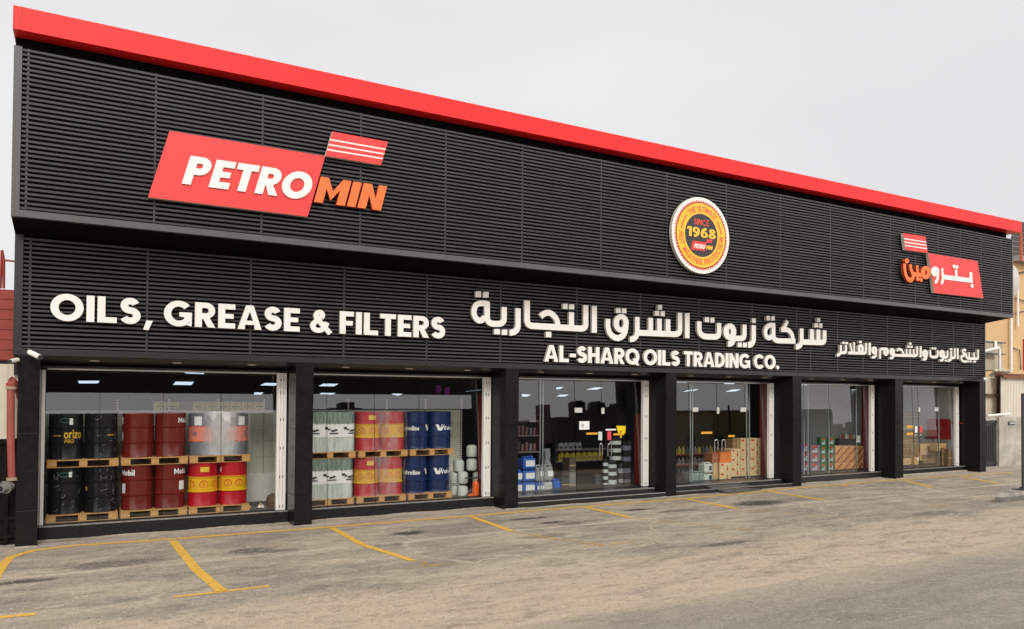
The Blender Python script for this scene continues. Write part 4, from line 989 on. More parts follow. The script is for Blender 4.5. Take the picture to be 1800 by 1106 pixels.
# dark round stone and scrap behind the first window
p = at(482, 893, 2.3); mb = MB(); mb.lathe([(0, 0), (.13, .0), (.17, .06), (.18, .14), (.14, .24), (.06, .28), (0, .285)], mat('brown_sack', (.16, .1, .06), .8), seg=16); single(mb, 'sack', 'brown round sack on the floor beside the white shutter guide', 'sack', (p.x, 2.3, FZ), smooth=True)
p = at(447, 899, 2.1); t = thing('scrap_heap', 'small heap of crumpled paper and card beside the crimson drums', 'scrap', (p.x, 2.1, FZ)); rn = random.Random(4)
for k in range(5):
    mb = MB(); x = rn.uniform(-.18, .18); y = rn.uniform(0, .2); s_ = rn.uniform(.05, .1); v = [(x + s_ * rn.uniform(.5, 1) * math.cos(a), y + s_ * rn.uniform(.5, 1) * math.sin(a), rn.uniform(0, .03)) for a in (0, 1.2, 2.5, 3.8, 5)]
    mb.add(v + [(x, y, s_ * 1.3)], [(0, 1, 5), (1, 2, 5), (2, 3, 5), (3, 4, 5), (4, 0, 5)], [card_m, cream_m][k % 2]); mb.build('scrap', t)
# cartons on the ledge behind the first window
CY = 3.5
def carton(nm, label, x0, x1, y0, y1, z0, z1, m, group=None, deco=None, cat='carton'):
    t = thing(nm, label, cat, ((x0 + x1) / 2, y0, z0), group); w = (x1 - x0) / 2; h = z1 - z0
    mb = MB(); mb.box(-w, w, 0, y1 - y0, 0, h, m); mb.build('body', t, bevel=.004)
    mb = MB()
    if deco: deco(mb, w, h)
    else: mb.box(-w * .999, w * .999, -.0015, .001, h * .47, h * .53, mat('packing_tape', (.5, .36, .18), .35)); 
    mb.build('printing' if deco else 'tape', t); return t
def yel(mb, w, h):
    mb.box(-w * .6, w * .6, -.002, .002, h * .12, h * .34, mat('dull_ink', (.16, .12, .1), .6)); mb.box(-.006, .006, -.002, .002, h * .45, h, inkd_m)
x0 = at(270, 715, CY).x; x1 = at(466, 715, CY).x; zl = at(360, 728, CY).z; zh = at(360, 706, CY).z; n = 9
led = thing('ledge_shelf', 'high shelf carrying yellow cartons behind the drums of the first window', 'shelf', ((x0 + x1) / 2, CY, zl - .05))
mb = MB(); mb.box(-(x1 - x0) / 2 - .3, (x1 - x0) / 2 + .1, -.02, .5, 0, .045, cardbrown_m); mb.build('board', led)
mb = MB()
for q in (-.4, 0, .4): mb.box(q * (x1 - x0) - .03, q * (x1 - x0) + .03, 0, .45, -(zl - .05 - FZ), -.002, dark_m)
mb.build('support', led)
for r_ in range(2):
    for k in range(n):
        a_ = x0 + (x1 - x0) * k / n
        carton('carton', 'yellow carton, %s from the left in the %s row on the ledge' % (ORD[k], ['lower', 'upper'][r_]), a_ + .006, a_ + (x1 - x0) / n - .006, CY, CY + .4, zl + (zh - zl) * r_ / 2 + .001, zl + (zh - zl) * (r_ + 1) / 2 - .004,
               cardyel_m if not (k in (1, 2) and r_ == 0 or k == 2) else cardbrown_m, 'yellow cartons on the ledge', yel)
# ceiling lamps
LAMPS = [((137, 669.5), (175, 669.5), (172, 674), (139, 674), 5), ((309, 671), (341, 671.5), (336, 677), (304, 676.5), 5), ((323, 654.5), (359, 656), (358, 657.8), (327, 656.6), 4.2), ((466, 673.3), (491, 673.6), (484, 678), (457, 677.6), 5), ((447, 690), (463, 690), (459, 693.7), (447, 693.7), 6.5),
 ((568, 674.6), (595, 674.8), (587, 679.3), (560, 678.9), 5), ((564, 690.8), (590, 691), (586, 693.5), (562, 693), 6.5), ((847, 683), (846, 685.5), (818, 688.5), (830, 684.5), 5), ((688, 692), (708, 692.5), (700, 695.5), (692, 694), 6.5),
 ((917, 693), (934, 694), (925, 697.5), (918, 697), 6.5), ((978, 681), (991, 680.5), (984, 684), (978, 684.5), 5), ((985, 694), (1000, 694), (993, 697), (978, 697), 6.5), ((1046, 681.2), (1061, 681.5), (1049, 685), (1030, 685), 5),
 ((1190, 669), (1213, 670.5), (1206, 673), (1190, 672.5), 4.2), ((1213, 685), (1229, 684.5), (1218, 687.5), (1199, 689), 5), ((1272, 672.5), (1294, 673.5), (1288, 675.5), (1273, 675), 4.2), ((1287, 685), (1303, 684.6), (1293, 688), (1275, 688.8), 5), ((1409, 674.5), (1421, 674.7), (1419, 677.5), (1409, 677), 4.2), ((1498, 684.5), (1505, 684.5), (1504, 687), (1499, 686.5), 5)]
LN = ['first', 'first', 'first', 'first', 'first', 'second', 'second', 'second', 'second', 'third', 'third', 'third', 'third', 'fourth', 'fourth', 'fourth', 'fourth', 'fifth', 'fifth']
cnt = {}
for (a, b_, c, d, Y), wn in zip(LAMPS, LN):
    cnt[wn] = cnt.get(wn, 0) + 1
    q = [at(*a, Y), at(*b_, Y), at(*c, Y + .8), at(*d, Y + .8)]; ce = sum(q, Vector()) / 4
    if max((v - ce).length for v in q) < .01: continue
    lm = thing('ceiling_light', 'lit flat ceiling light in the %s window, %s of that window from the left' % (wn, ORD[cnt[wn] - 1]), 'ceiling light', ce, 'lit panels under the shop ceiling')
    mb = MB(); pts = [v - ce for v in q]; mb.add(pts + [v + Vector((0, 0, .03)) for v in pts], [(0, 1, 2, 3)], lamp_m); mb.build('diffuser', lm)
    mb = MB(); mb.add([v * 1.01 + Vector((0, 0, .004)) for v in pts] + [v * 1.01 + Vector((0, 0, .06)) for v in pts], [(4, 5, 6, 7), (0, 1, 5, 4), (1, 2, 6, 5), (2, 3, 7, 6), (3, 0, 4, 7)], dark_m); mb.build('housing', lm)
# violet pennants in the second window
for k, (px, py) in enumerate([(771, 684), (786, 688)]):
    p = at(px, py, 3.0); pm = mat('violet_cloth', (.25, .02, .3), .7); mb = MB()
    mb.add([(-.07, 0, .1), (.07, 0, .11), (.07, .012, -.05), (0, .02, -.11), (-.07, .012, -.06)], [(0, 4, 3, 2, 1)], pm); mb.add([(-.07, .004, .1), (.07, .004, .11), (.07, .016, -.05), (0, .024, -.11), (-.07, .016, -.06)], [(0, 1, 2, 3, 4)], pm)
    single(mb, 'pennant', 'violet pennant hanging under the ceiling of the second window, %s of the two' % ['left', 'right'][k], 'pennant', (p.x, 3.0, p.z), 'violet pennants')

# generic cans, pails, bottles
def jerry(label, pxa, pxb, pya, pyb, Y, m, lab=(.2, .8, .2, .7), group=None, nm='jerrycan'):
    a = at(pxa, pyb, Y); b_ = at(pxb, pyb, Y); c = at(pxa, pya, Y); w = (b_.x - a.x) / 2; h = c.z - a.z
    t = thing(nm, label, 'jerrycan', ((a.x + b_.x) / 2, Y, a.z), group)
    mb = MB(); mb.box(-w, w, 0, .28, 0, h * .84, m); mb.build('body', t, bevel=min(.03, w * .3))
    mb = MB(); mb.box(-w * .75, -w * .45, .06, .2, h * .83, h * .97, m); mb.box(w * .45, w * .75, .06, .2, h * .83, h * .97, m); mb.box(-w * .75, w * .75, .07, .19, h * .92, h, m); mb.build('handle', t, bevel=.008)
    if lab: mb = MB(); mb.box(-w + 2 * w * lab[0], -w + 2 * w * lab[1], -.004, .002, h * lab[2], h * lab[3], ink_m); mb.build('sticker', t)
    return t
def pail(label, pxa, pxb, pya, pyb, Y, m, bands, group=None):
    a = at(pxa, pyb, Y); b_ = at(pxb, pyb, Y); c = at(pxa, pya, Y); r = (b_.x - a.x) / 2; h = c.z - a.z
    t = thing('pail', label, 'pail', ((a.x + b_.x) / 2, Y + r, a.z), group)
    mb = MB(); mb.lathe([(0, 0), (r * .9, 0), (r * .97, h * .85), (r, h * .86), (r, h * .97), (r * .95, h), (0, h)], m, seg=24); mb.build('body', t, True)
    for z0, z1_, mm in bands: mb = MB(); mb.lathe([(r * .985, h * z0), (r * .985, h * z1_)], mm, seg=24); mb.build('band', t, True)
    return t
G3 = 'blue jerrycans piled in the third window'
YB = 2.3
for k, (pa, pb) in enumerate([(846, 868), (825, 846.5), (803, 825)]):
    jerry('blue jerrycan with white label, %s of the front pile in the third window' % ['bottom one', 'middle one', 'top one'][k], 920, 942, pa, pb, YB, bluecan_m, (.2, .9, .2, .68), G3)
for k, (pa, pb) in enumerate([(847, 868), (826, 847.5)]):
    jerry('blue jerrycan half hidden by the pillar, %s one of two' % ['lower', 'upper'][k], 902, 918, pa, pb, YB + .02, bluecan_m, (.4, .98, .2, .7), G3)
jerry('blue pail shaped can with three white stickers, right of the blue pile', 943, 957, 846, 867, YB, bluecan_m, (.1, .95, .3, .6))
jerry('plain blue can below the plastic bag in the third window', 973.5, 986, 843, 866, YB + .1, bluecan_m, None)
jerry('grey can with white label upon the blue pail in the third window', 942, 956, 818, 846, YB, greycan_m, (.35, .95, .3, .6)); jerry('grey can with square white label under the bag in the third window', 957, 972, 817, 845, YB, greycan_m, (.4, 1, .25, .6))
jerry('pale grey can on the floor between two blue cans', 956.5, 971.5, 845, 867, YB, mat('pale_plastic', (.5, .52, .5), .4), None)
p = at(970, 820, YB + .12); rn = random.Random(11); mb = MB(); vs = []; nz_, ns = 10, 14
for j in range(nz_ + 1):
    zz = j / nz_; rr = .2 * (1 - .55 * zz) * (1 + .3 * math.sin(zz * 7))
    for k in range(ns): a_ = 2 * math.pi * k / ns; q = rr * rn.uniform(.75, 1.15); vs.append((q * math.cos(a_), q * math.sin(a_) * .6, .95 * zz))
mb.add(vs, [(j * ns + k, j * ns + (k + 1) % ns, (j + 1) * ns + (k + 1) % ns, (j + 1) * ns + k) for j in range(nz_) for k in range(ns)] + [tuple(nz_ * ns + k for k in range(ns))], mat('bag_film', (.3, .31, .31), .15, c2=(.1, .1, .11), scale=14, amt=.9))
single(mb, 'plastic_bag', 'tall crumpled grey plastic bag standing behind the cans', 'plastic bag', (p.x, YB + .35, at(970, 850, YB + .35).z), smooth=True)
# shelf with bottles
ys = 4.0
def bottle_row(px0, px1, n, pya, pyb, m, lm, what, group):
    pr_ = None
    a = at(px0, pyb, ys); b_ = at(px1, pyb, ys); h = at(px0, pya, ys).z - a.z; st = (b_.x - a.x) / n; z = (a.z + b_.z) / 2
    for k in range(n):
        if pr_ is None:
            t = thing('oil_bottle', '', 'bottle'); w = st * .42
            mb = MB(); mb.prism([[(-w, 0), (w, 0), (w, h * .55), (w * .55, h * .85), (w * .2, h * .86), (-w, h * .72)], rect(-w * .6, h * .5, -w * .25, h * .68)], vplane(0), .1, m); mb.build('body', t)
            mb = MB(); mb.box(w * .1, w * .5, .02, .08, h * .86, h, lm); mb.build('cap', t); mb = MB(); mb.box(-w * .7, w * .7, -.003, .002, h * .1, h * .42, lm); mb.build('sticker', t); pr_ = t
        else: t = copy_tree(pr_)
        t.location = (a.x + st * (k + .5), ys, z); tag(t, '%s, %s from the left on its shelf in the third window' % (what, ORD[k]), 'bottle', group)
    return a.x, b_.x, z
sx0, sx1, zq = bottle_row(982, 1023, 5, 776, 790, mat('pale_bottle', (.42, .42, .4), .4), inkd_m, 'pale grey oil bottle', 'pale bottles on the upper shelf')
s2 = bottle_row(982, 1060, 8, 793, 809, mat('yellow_bottle', (.45, .36, .03), .4), cardbrown_m, 'yellow oil bottle', 'yellow bottles on the lower shelf')
t = thing('wall_shelf', 'dark shelf unit holding pale and yellow bottles in the third window', 'shelf', ((s2[0] + s2[1]) / 2, ys, FZ))
for zz in (zq, s2[2]): mb = MB(); mb.box(-(s2[1] - s2[0]) / 2 - .1, (s2[1] - s2[0]) / 2 + .1, -.04, .35, zz - FZ - .035, zz - FZ - .002, mat('shelf_metal', (.2, .19, .18), .5)); mb.build('board', t)
for sgn in (-1, 1): mb = MB(); mb.box(sgn * ((s2[1] - s2[0]) / 2 + .12) - .02, sgn * ((s2[1] - s2[0]) / 2 + .12) + .02, 0, .35, 0, zq - FZ + .5, dark_m); mb.build('upright', t)
def boxpx(nm, label, pxa, pxb, pya, pyb, Y, m, group=None, deco=None, d=.35):
    a = at(pxa, pyb, Y); b_ = at(pxb, pyb, Y); c = at(pxa, pya, Y); return carton(nm, label, a.x, b_.x, Y, Y + d, a.z, c.z, m, group, deco)
boxpx('carton', 'dark grey carton on the floor beside the plain blue can', 987, 1001, 841, 864, YB + .2, mat('grey_card', (.06, .06, .055), .7)); 
for k, (pa, pb, m) in enumerate([(843, 862, mat('ash_card', (.2, .19, .175), .7)), (831, 843, mat('ash_card', (.2, .19, .175), .7)), (806, 831, mat('umber_card', (.1, .07, .045), .8))]): boxpx('carton', ['ash grey carton at the bottom of the narrow pile in the third window', 'ash grey carton in the middle of the narrow pile', 'brown carton on top of the narrow pile in the third window'][k], 1001, 1012, pa, pb, YB + .25, m)
pail('dark slate pail on the floor left of the white banded pails', 1048, 1062, 835, 859, YB + .3, mat('slate_plastic', (.05, .06, .08), .5), [])
pk = mat('black_plastic', (.015, .017, .018), .4); wl = mat('label_white', (.6, .66, .63), .45)
for col, (xa, xb, tops, what) in enumerate([(1062.5, 1071.5, [(845, 856.5), (833, 845), (821, 833), (809, 821)], 'narrow white banded pail'), (1072, 1088.5, [(838, 854), (825, 838), (811.5, 825)], 'wide white banded pail'), (1079, 1096.5, [(797, 811), (783.5, 797), (770, 783.5)], 'high white banded pail'), (1090, 1100, [(836, 852.5), (816, 836)], 'dark pail with a square label')]):
    for k, (ta, tb) in enumerate(tops): pail('%s, %s from the bottom of its pile, third window' % (what, ORD[k]), xa, xb, ta, tb, YB + (.15 if col != 2 else .32), pk, [(.12, .6, wl)] if col != 3 else [(.2, .6, mat('label_grey', (.3, .32, .32), .5))], 'banded pails in the third window')
for k, (ta, tb) in enumerate([(836, 854), (815, 836), (796, 815), (776, 796)]): pail('black pail with grey band, %s from the bottom of the pile by the red column' % ORD[k], 1098, 1113.5, ta, tb, YB + .4, pk, [(.2, .6, mat('label_lilac', (.25, .25, .32), .5))], 'black pails by the red column')
q = at(905, 800, 3.2); e = at(948, 800, 3.2); t = thing('wall_shelf', 'dim shelf with dark cans behind the blue jerrycans in the third window', 'shelf', (q.x, 3.2, FZ)); w = e.x - q.x
for zz in (.9, 1.35, 1.75): mb = MB(); mb.box(0, w, 0, .35, zz, zz + .03, mat('shelf_metal', (.2, .19, .18), .5)); mb.build('board', t)
mb = MB(); mb.box(-.04, -.002, 0, .35, 0, 2, dark_m); mb.box(w + .002, w + .04, 0, .35, 0, 2, dark_m); mb.build('upright', t)
rn = random.Random(17)
for r_, zz in enumerate((.93, 1.38)):
    for k in range(6):
        mb = MB(); h = rn.uniform(.18, .28); r = w / 15; mb.lathe([(0, 0), (r, 0), (r, h * .9), (r * .8, h), (0, h)], mat(*[('can_grey', (.16, .16, .17), .4), ('can_dark', (.05, .05, .055), .4), ('can_rose', (.2, .09, .09), .4)][rn.randrange(3)]), seg=12)
        single(mb, 'oil_can', 'dark can on the %s dim shelf of the third window, %s from the left' % (['lower', 'upper'][r_], ORD[k]), 'can', (q.x + w * (k + .5) / 6, 3.36, FZ + zz + .002), 'dark cans in the third window', True)
# stickers, patch plates and handles on the glass: all at the glass surface
def plate(nm, label, cat, pxa, pxb, pya, pyb, m, b=2, off=.02, group=None, extra=None):
    z = at((pxa + pxb) / 2, (pya + pyb) / 2, YG).z; Y = glass_y(b, z) - off
    a = at(pxa, pyb, Y); c = at(pxb, pya, Y); mb = MB(); mb.box(0, c.x - a.x, 0, .012, 0, c.z - a.z, m)
    if extra: extra(mb, c.x - a.x, c.z - a.z)
    return single(mb, nm, label, cat, a, group)
plate('notice', 'white paper notice on the glass of the third window', 'notice', 1018.5, 1036, 740.5, 755.5, ink_m, extra=lambda mb, w, h: mb.box(w * .2, w * .45, -.001, .001, h * .25, h * .7, mat('grey_ink', (.45, .45, .45), .6)))
amb = mat('amber_strip', (.75, .38, .03), .5)
plate('door_strip', 'amber strip on the glass, left leaf of the doors in the third window', 'sticker', 1031, 1050.5, 760.3, 764.3, amb); plate('door_strip', 'amber strip under the yellow sign in the third window', 'sticker', 1078.5, 1097, 761.5, 765.5, amb)
plate('door_strip', 'amber strip on the glass over the shelves in the fourth window', 'sticker', 1233, 1252, 758.8, 763, amb, 3); plate('door_strip', 'short amber strip in the middle of the fourth window', 'sticker', 1280.5, 1291.5, 764.8, 768.5, amb, 3)
plate('door_strip', 'upper amber strip on the glass of the sixth window', 'sticker', 1594, 1605, 748, 752.5, amb, 5); plate('door_strip', 'lower amber strip on the glass of the sixth window', 'sticker', 1594, 1605, 760.5, 765, amb, 5)
plate('sticker', 'upright white sticker on the glass of the third window', 'sticker', 1052, 1058.5, 759, 774, mat('pale_sticker', (.6, .65, .63), .5)); plate('sticker', 'upright red sticker on the glass of the third window', 'sticker', 1068, 1074.5, 758.5, 773.5, mat('rose_sticker', (.75, .06, .09), .5)); plate('sticker', 'thin white strip above the red sticker in the third window', 'sticker', 1065, 1083, 754, 757, ink_m)
plate('sticker', 'upright white sticker on the glass of the sixth window', 'sticker', 1608.5, 1612.5, 749.5, 760.5, ink_m, 5); plate('sticker', 'small red sticker on the glass of the sixth window', 'sticker', 1617, 1621.5, 749.5, 760, mat('rose_sticker', (.75, .06, .09), .5), 5)
z = at(1092, 755, YG).z; Y = glass_y(2, z) - .03; t = thing('yellow_sign', 'bright yellow tapered sign with a black tick on the third window', 'sign', at(1092, 770, Y))
ym = mat('sign_yellow', (.9, .62, .0), .45); o_ = Vector(t.location)
mb = MB(); mb.prism([[(q.x - o_.x, q.z - o_.z) for q in (at(x, y, Y) for x, y in ((1083.5, 748.5), (1100, 749), (1099, 762), (1087, 761.5)))]], lambda u, v, d: (u, d, v), .02, ym); mb.build('board', t)
mb = MB(); mb.box(-.03, .02, .004, .018, 0, .12, amb); mb.build('arm', t)
mb = MB(); mb.prism([[(-.06, .2), (-.02, .13), (.03, .2), (.015, .21), (-.018, .165), (-.045, .21)]], lambda u, v, d: (u, d - .004, v), .003, inkd_m); mb.build('tick', t)
pm_ = mat('patch_plate', (.72, .7, .66), .3, metal=.3)
for k, (a, b_, c, d, bb, lb) in enumerate([(1010.5, 1023.5, 717, 725.5, 2, 'left steel patch plate on the doors of the third window'), (1057.5, 1062.5, 717, 727.5, 2, 'narrow steel patch plate on the doors of the third window'), (1217.5, 1227.5, 716.5, 724, 3, 'left steel patch plate on the doors of the fourth window'), (1260.5, 1264.5, 716.5, 727.5, 3, 'narrow steel patch plate in the middle of the fourth window'), (1302, 1311.5, 716.5, 724, 3, 'right steel patch plate on the doors of the fourth window'), (1614.5, 1617.5, 716.5, 724, 5, 'narrow steel patch plate on the sixth window'), (1643, 1649.5, 716.5, 723, 5, 'right steel patch plate on the sixth window')]):
    plate('patch_plate', lb, 'door fitting', a, b_, c, d, pm_, bb, .015, 'steel fittings on the glass doors')
ch = mat('chrome', (.75, .74, .72), .15, metal=.9)
def handle(label, px, pya, pyb, b, wpx):
    z = at(px, pya, YG).z; Y = glass_y(b, z) - .05; a = at(px, pya, Y); c = at(px, pyb, Y); w = (at(px + wpx, pyb, Y) - c).x; h = (a.z - c.z); mb = MB()
    pts = [(0, 0, 0), (0, -.0, h * .8)] + [(w / 2 - w / 2 * math.cos(R(q)), 0, h * .8 + h * .2 * math.sin(R(q))) for q in (30, 60, 90, 120, 150)] + [(w, 0, h * .8), (w, 0, .02)]
    mb.tube(pts, .014, ch, 8); single(mb, 'door_handle', label, 'door handle', (c.x, Y, c.z), 'steel door handles', True)
handle('left looped steel handle on the doors of the third window', 1054, 780, 802, 2, 5); handle('right looped steel handle on the doors of the third window', 1068.5, 780, 802, 2, 6); handle('left looped steel handle on the doors of the fourth window', 1256, 773, 794, 3, 6); handle('right looped steel handle on the doors of the fourth window', 1269, 773, 794, 3, 6)
handle('left looped steel handle on the sixth window', 1608, 764, 779, 5, 5); handle('right looped steel handle on the sixth window', 1617, 764, 779, 5, 5)
# fourth window goods
def tropic(mb, w, h):
    mb.box(-w * .8, -w * .3, -.002, .001, h * .72, h * .9, inkr_m); mb.lathe([(0, 0), (.028, 0), (.028, .002), (0, .002)], inkr_m, (w * .35, 0, h * .3), 10)
    mb.prism([ell(w * .35, h * .32, .035, .035, 12)], lambda u, v, d: (u, d - .003, v), .002, inkr_m); mb.box(w * .3, w * .42, -.002, .001, h * .45, h * .75, mat('leaf_ink', (.05, .12, .06), .6)); mb.box(-w * .9, w * .9, -.002, .001, h * .48, h * .51, card_m)
Y4 = 2.25
xs4 = [1285, 1302, 1318.5, 1337]; ys4 = [837.5, 821.5, 805, 788.5, 771]
for c_ in range(3):
    for r_ in range(4):
        if c_ == 0 and r_ == 3: continue
        boxpx('carton', 'pale carton, %s from the bottom, %s column of the large pile, fourth window' % (ORD[r_], ['left', 'middle', 'right'][c_]), xs4[c_] + .3, xs4[c_ + 1] - .3, ys4[r_ + 1] + .3 - (c_ - 1) * .5, ys4[r_] - (c_ - 1) * .8, Y4, cardpale_m, 'pale cartons in the fourth window', tropic)
boxpx('carton', 'brown carton on the top left of the large pile in the fourth window', 1288, 1302, 773, 788, Y4 + .15, cardbrown_m)
boxpx('pallet', 'dark low pallet under the large pile of pale cartons', 1284, 1338, 838, 846, Y4 + .01, dark_m, None, None, .9)
for k, (a, b_) in enumerate([(831, 848.5), (814.5, 831)]):
    boxpx('carton', 'pale printed carton, %s one of the front pile in the fourth window' % ['lower', 'upper'][k], 1265, 1285, a, b_, Y4 - .1, cardpale_m, 'pale cartons in the fourth window', tropic); boxpx('carton', 'tan carton left of the front pile, %s one of two' % ['lower', 'upper'][k], 1253.5, 1264.7, a, b_, Y4 + .0, card_m, 'tan cartons in the fourth window')
boxpx('carton', 'bright orange carton on the front pile in the fourth window', 1266, 1285, 796, 814, Y4 - .05, mat('orange_card', (.8, .22, .04), .6)); boxpx('carton', 'reddish brown carton left of the orange carton', 1252, 1266, 797, 814, Y4, mat('rust_card', (.4, .14, .07), .7)); boxpx('carton', 'brown carton behind the orange carton', 1273, 1285, 789, 796, Y4 + .2, cardbrown_m)
wj = mat('milk_plastic', (.62, .68, .6), .4)
for k, (a, b_) in enumerate([(832, 848), (813.5, 831.5)]):
    t = jerry('milky white jug with dark square label, %s of the two in the fourth window' % ['lower', 'upper'][k], 1238.5, 1253, a, b_, Y4 - .02, wj, None, 'milky jugs in the fourth window')
    w = .1; mb = MB(); mb.box(.02, .12, -.006, .002, .07, .2, mat('teal_label', (.03, .07, .08), .5)); mb.build('sticker', t)
for k in range(3): jerry('translucent grey green jug on the floor, %s from the left in the fourth window' % ORD[k], 1214 + k * 8, 1221.5 + k * 8, 829, 848.5, Y4 - .02, mat('sea_plastic', (.25, .33, .3), .3), None, 'grey green jugs in the fourth window')
t = thing('wall_shelf', 'long dark shelving with red edges and bottles in the fourth window', 'shelf', (at(1222, 850, 3.4).x, 3.4, FZ))
a_ = at(1180, 820, 3.4).x - t.location.x; c_ = at(1268, 820, 3.4).x - t.location.x
for py in (798.5, 816.5, 838.5):
    zz = at(1215, py, 3.4).z - FZ; mb = MB(); mb.box(a_, c_, 0, .4, zz - .03, zz, mat('red_edge', (.2, .01, .012), .5)); mb.build('board', t)
mb = MB(); mb.box(a_, c_, .4, .44, 0, 1.9, dark_m); mb.build('back_panel', t)
rn = random.Random(21); bots = [mat('shelf_bottle_grey', (.12, .12, .13), .4), mat('shelf_bottle_dark', (.04, .04, .045), .4), mat('shelf_bottle_pale', (.35, .35, .33), .4), mat('shelf_bottle_gold', (.3, .22, .05), .4)]
for r_, (py, hh) in enumerate([(798.5, .26), (816.5, .24), (838.5, .26)]):
    zz = at(1215, py, 3.4).z
    for k in range(12):
        x = t.location.x + a_ + .06 + (c_ - a_ - .1) * k / 12; m_ = bots[rn.randrange(2) if r_ else rn.randrange(4)]
        mb = MB(); h = hh * rn.uniform(.85, 1); w = (c_ - a_) / 12 * .4
        mb.lathe([(0, 0), (w, 0), (w, h * .6), (w * .4, h * .82), (w * .35, h), (0, h)], m_, seg=10)
        single(mb, 'oil_bottle', 'bottle on the %s board of the fourth window shelving, %s from the left' % (['top', 'middle', 'lowest'][r_], ORD[k]), 'bottle', (x, 3.5, zz + .001), 'bottles on the fourth window shelving', True)
# fifth window
def purp(mb, w, h): mb.box(-w * .5, w * .3, -.002, .001, h * .68, h * .88, inkr_m); mb.box(-w * .6, w * .4, -.002, .001, h * .15, h * .4, mat('pale_ink', (.5, .5, .5), .5)); mb.box(w * .0, w * .5, -.002, .001, h * .45, h * .6, mat('pale_ink', (.5, .5, .5), .5))
def diag(mb, w, h): mb.prism([[(-w, h * .02), (-w * .4, h * .02), (w, h * .75), (w, h)]], lambda u, v, d: (u, d - .002, v), .0015, mat('rust_print', (.3, .06, .03), .6))
Y5 = 2.2
for (xa, xb, yb, step, n, m_, dc, what) in [(1409, 1422.5, 829.5, 17, 3, mat('violet_card', (.09, .07, .17), .6), purp, 'violet carton'), (1424.5, 1441.5, 829, 15.5, 3, mat('plum_card', (.2, .14, .17), .6), purp, 'plum grey carton'), (1442.5, 1453, 829.5, 15.2, 4, mat('green_card', (.05, .15, .06), .6), purp, 'green carton in the left green column'), (1456, 1467.5, 828, 15, 4, mat('green_card', (.05, .15, .06), .6), purp, 'green carton in the right green column')]:
    for k in range(n): boxpx('carton', '%s, %s from the bottom in the fifth window' % (what, ORD[k]), xa, xb, yb - step * (k + 1) + .3, yb - step * k, Y5, m_, 'coloured cartons in the fifth window', dc, .16)
for c_ in range(4):
    for k in range(3): boxpx('carton', 'orange striped carton, %s column from the left, %s from the bottom' % (['first', 'second', 'third', 'fourth'][c_], ORD[k]), 1468.5 + c_ * 12.5, 1480.3 + c_ * 12.5, 827 - 14.2 * (k + 1) + .3, 827 - 14.2 * k, Y5 + .05, mat('striped_card', (.62, .3, .11), .6), 'orange striped cartons in the fifth window', diag)
boxpx('pallet', 'dark low pallet under the cartons of the fifth window', 1408, 1519, 830, 835, Y5 - .02, dark_m, None, None, .9)
boxpx('counter', 'dark counter behind the cartons of the fifth window', 1475, 1516, 772, 800, 3.4, mat('counter_dark', (.05, .05, .055), .5), None, None, .5)
rn = random.Random(5); cm_ = [mat('shelf_bottle_pale', (.35, .35, .33), .4), mat('shelf_bottle_red', (.4, .05, .04), .4), mat('shelf_bottle_gold', (.3, .22, .05), .4), ink_m]
for k in range(9):
    q = at(1477 + k * 3.4, 772, 3.5); h = rn.uniform(.12, .22); mb = MB(); mb.lathe([(0, 0), (.045, 0), (.045, h * .65), (.02, h * .8), (.02, h), (0, h)], cm_[k % 4], seg=10)
    single(mb, 'oil_bottle', 'small bottle on the counter of the fifth window, %s from the left' % ORD[k], 'bottle', (q.x, 3.5, q.z + .002), 'bottles on the fifth window counter', True)
boxpx('carton', 'pale box on the counter in the fifth window', 1506, 1512, 766, 778, 3.35, cream_m)
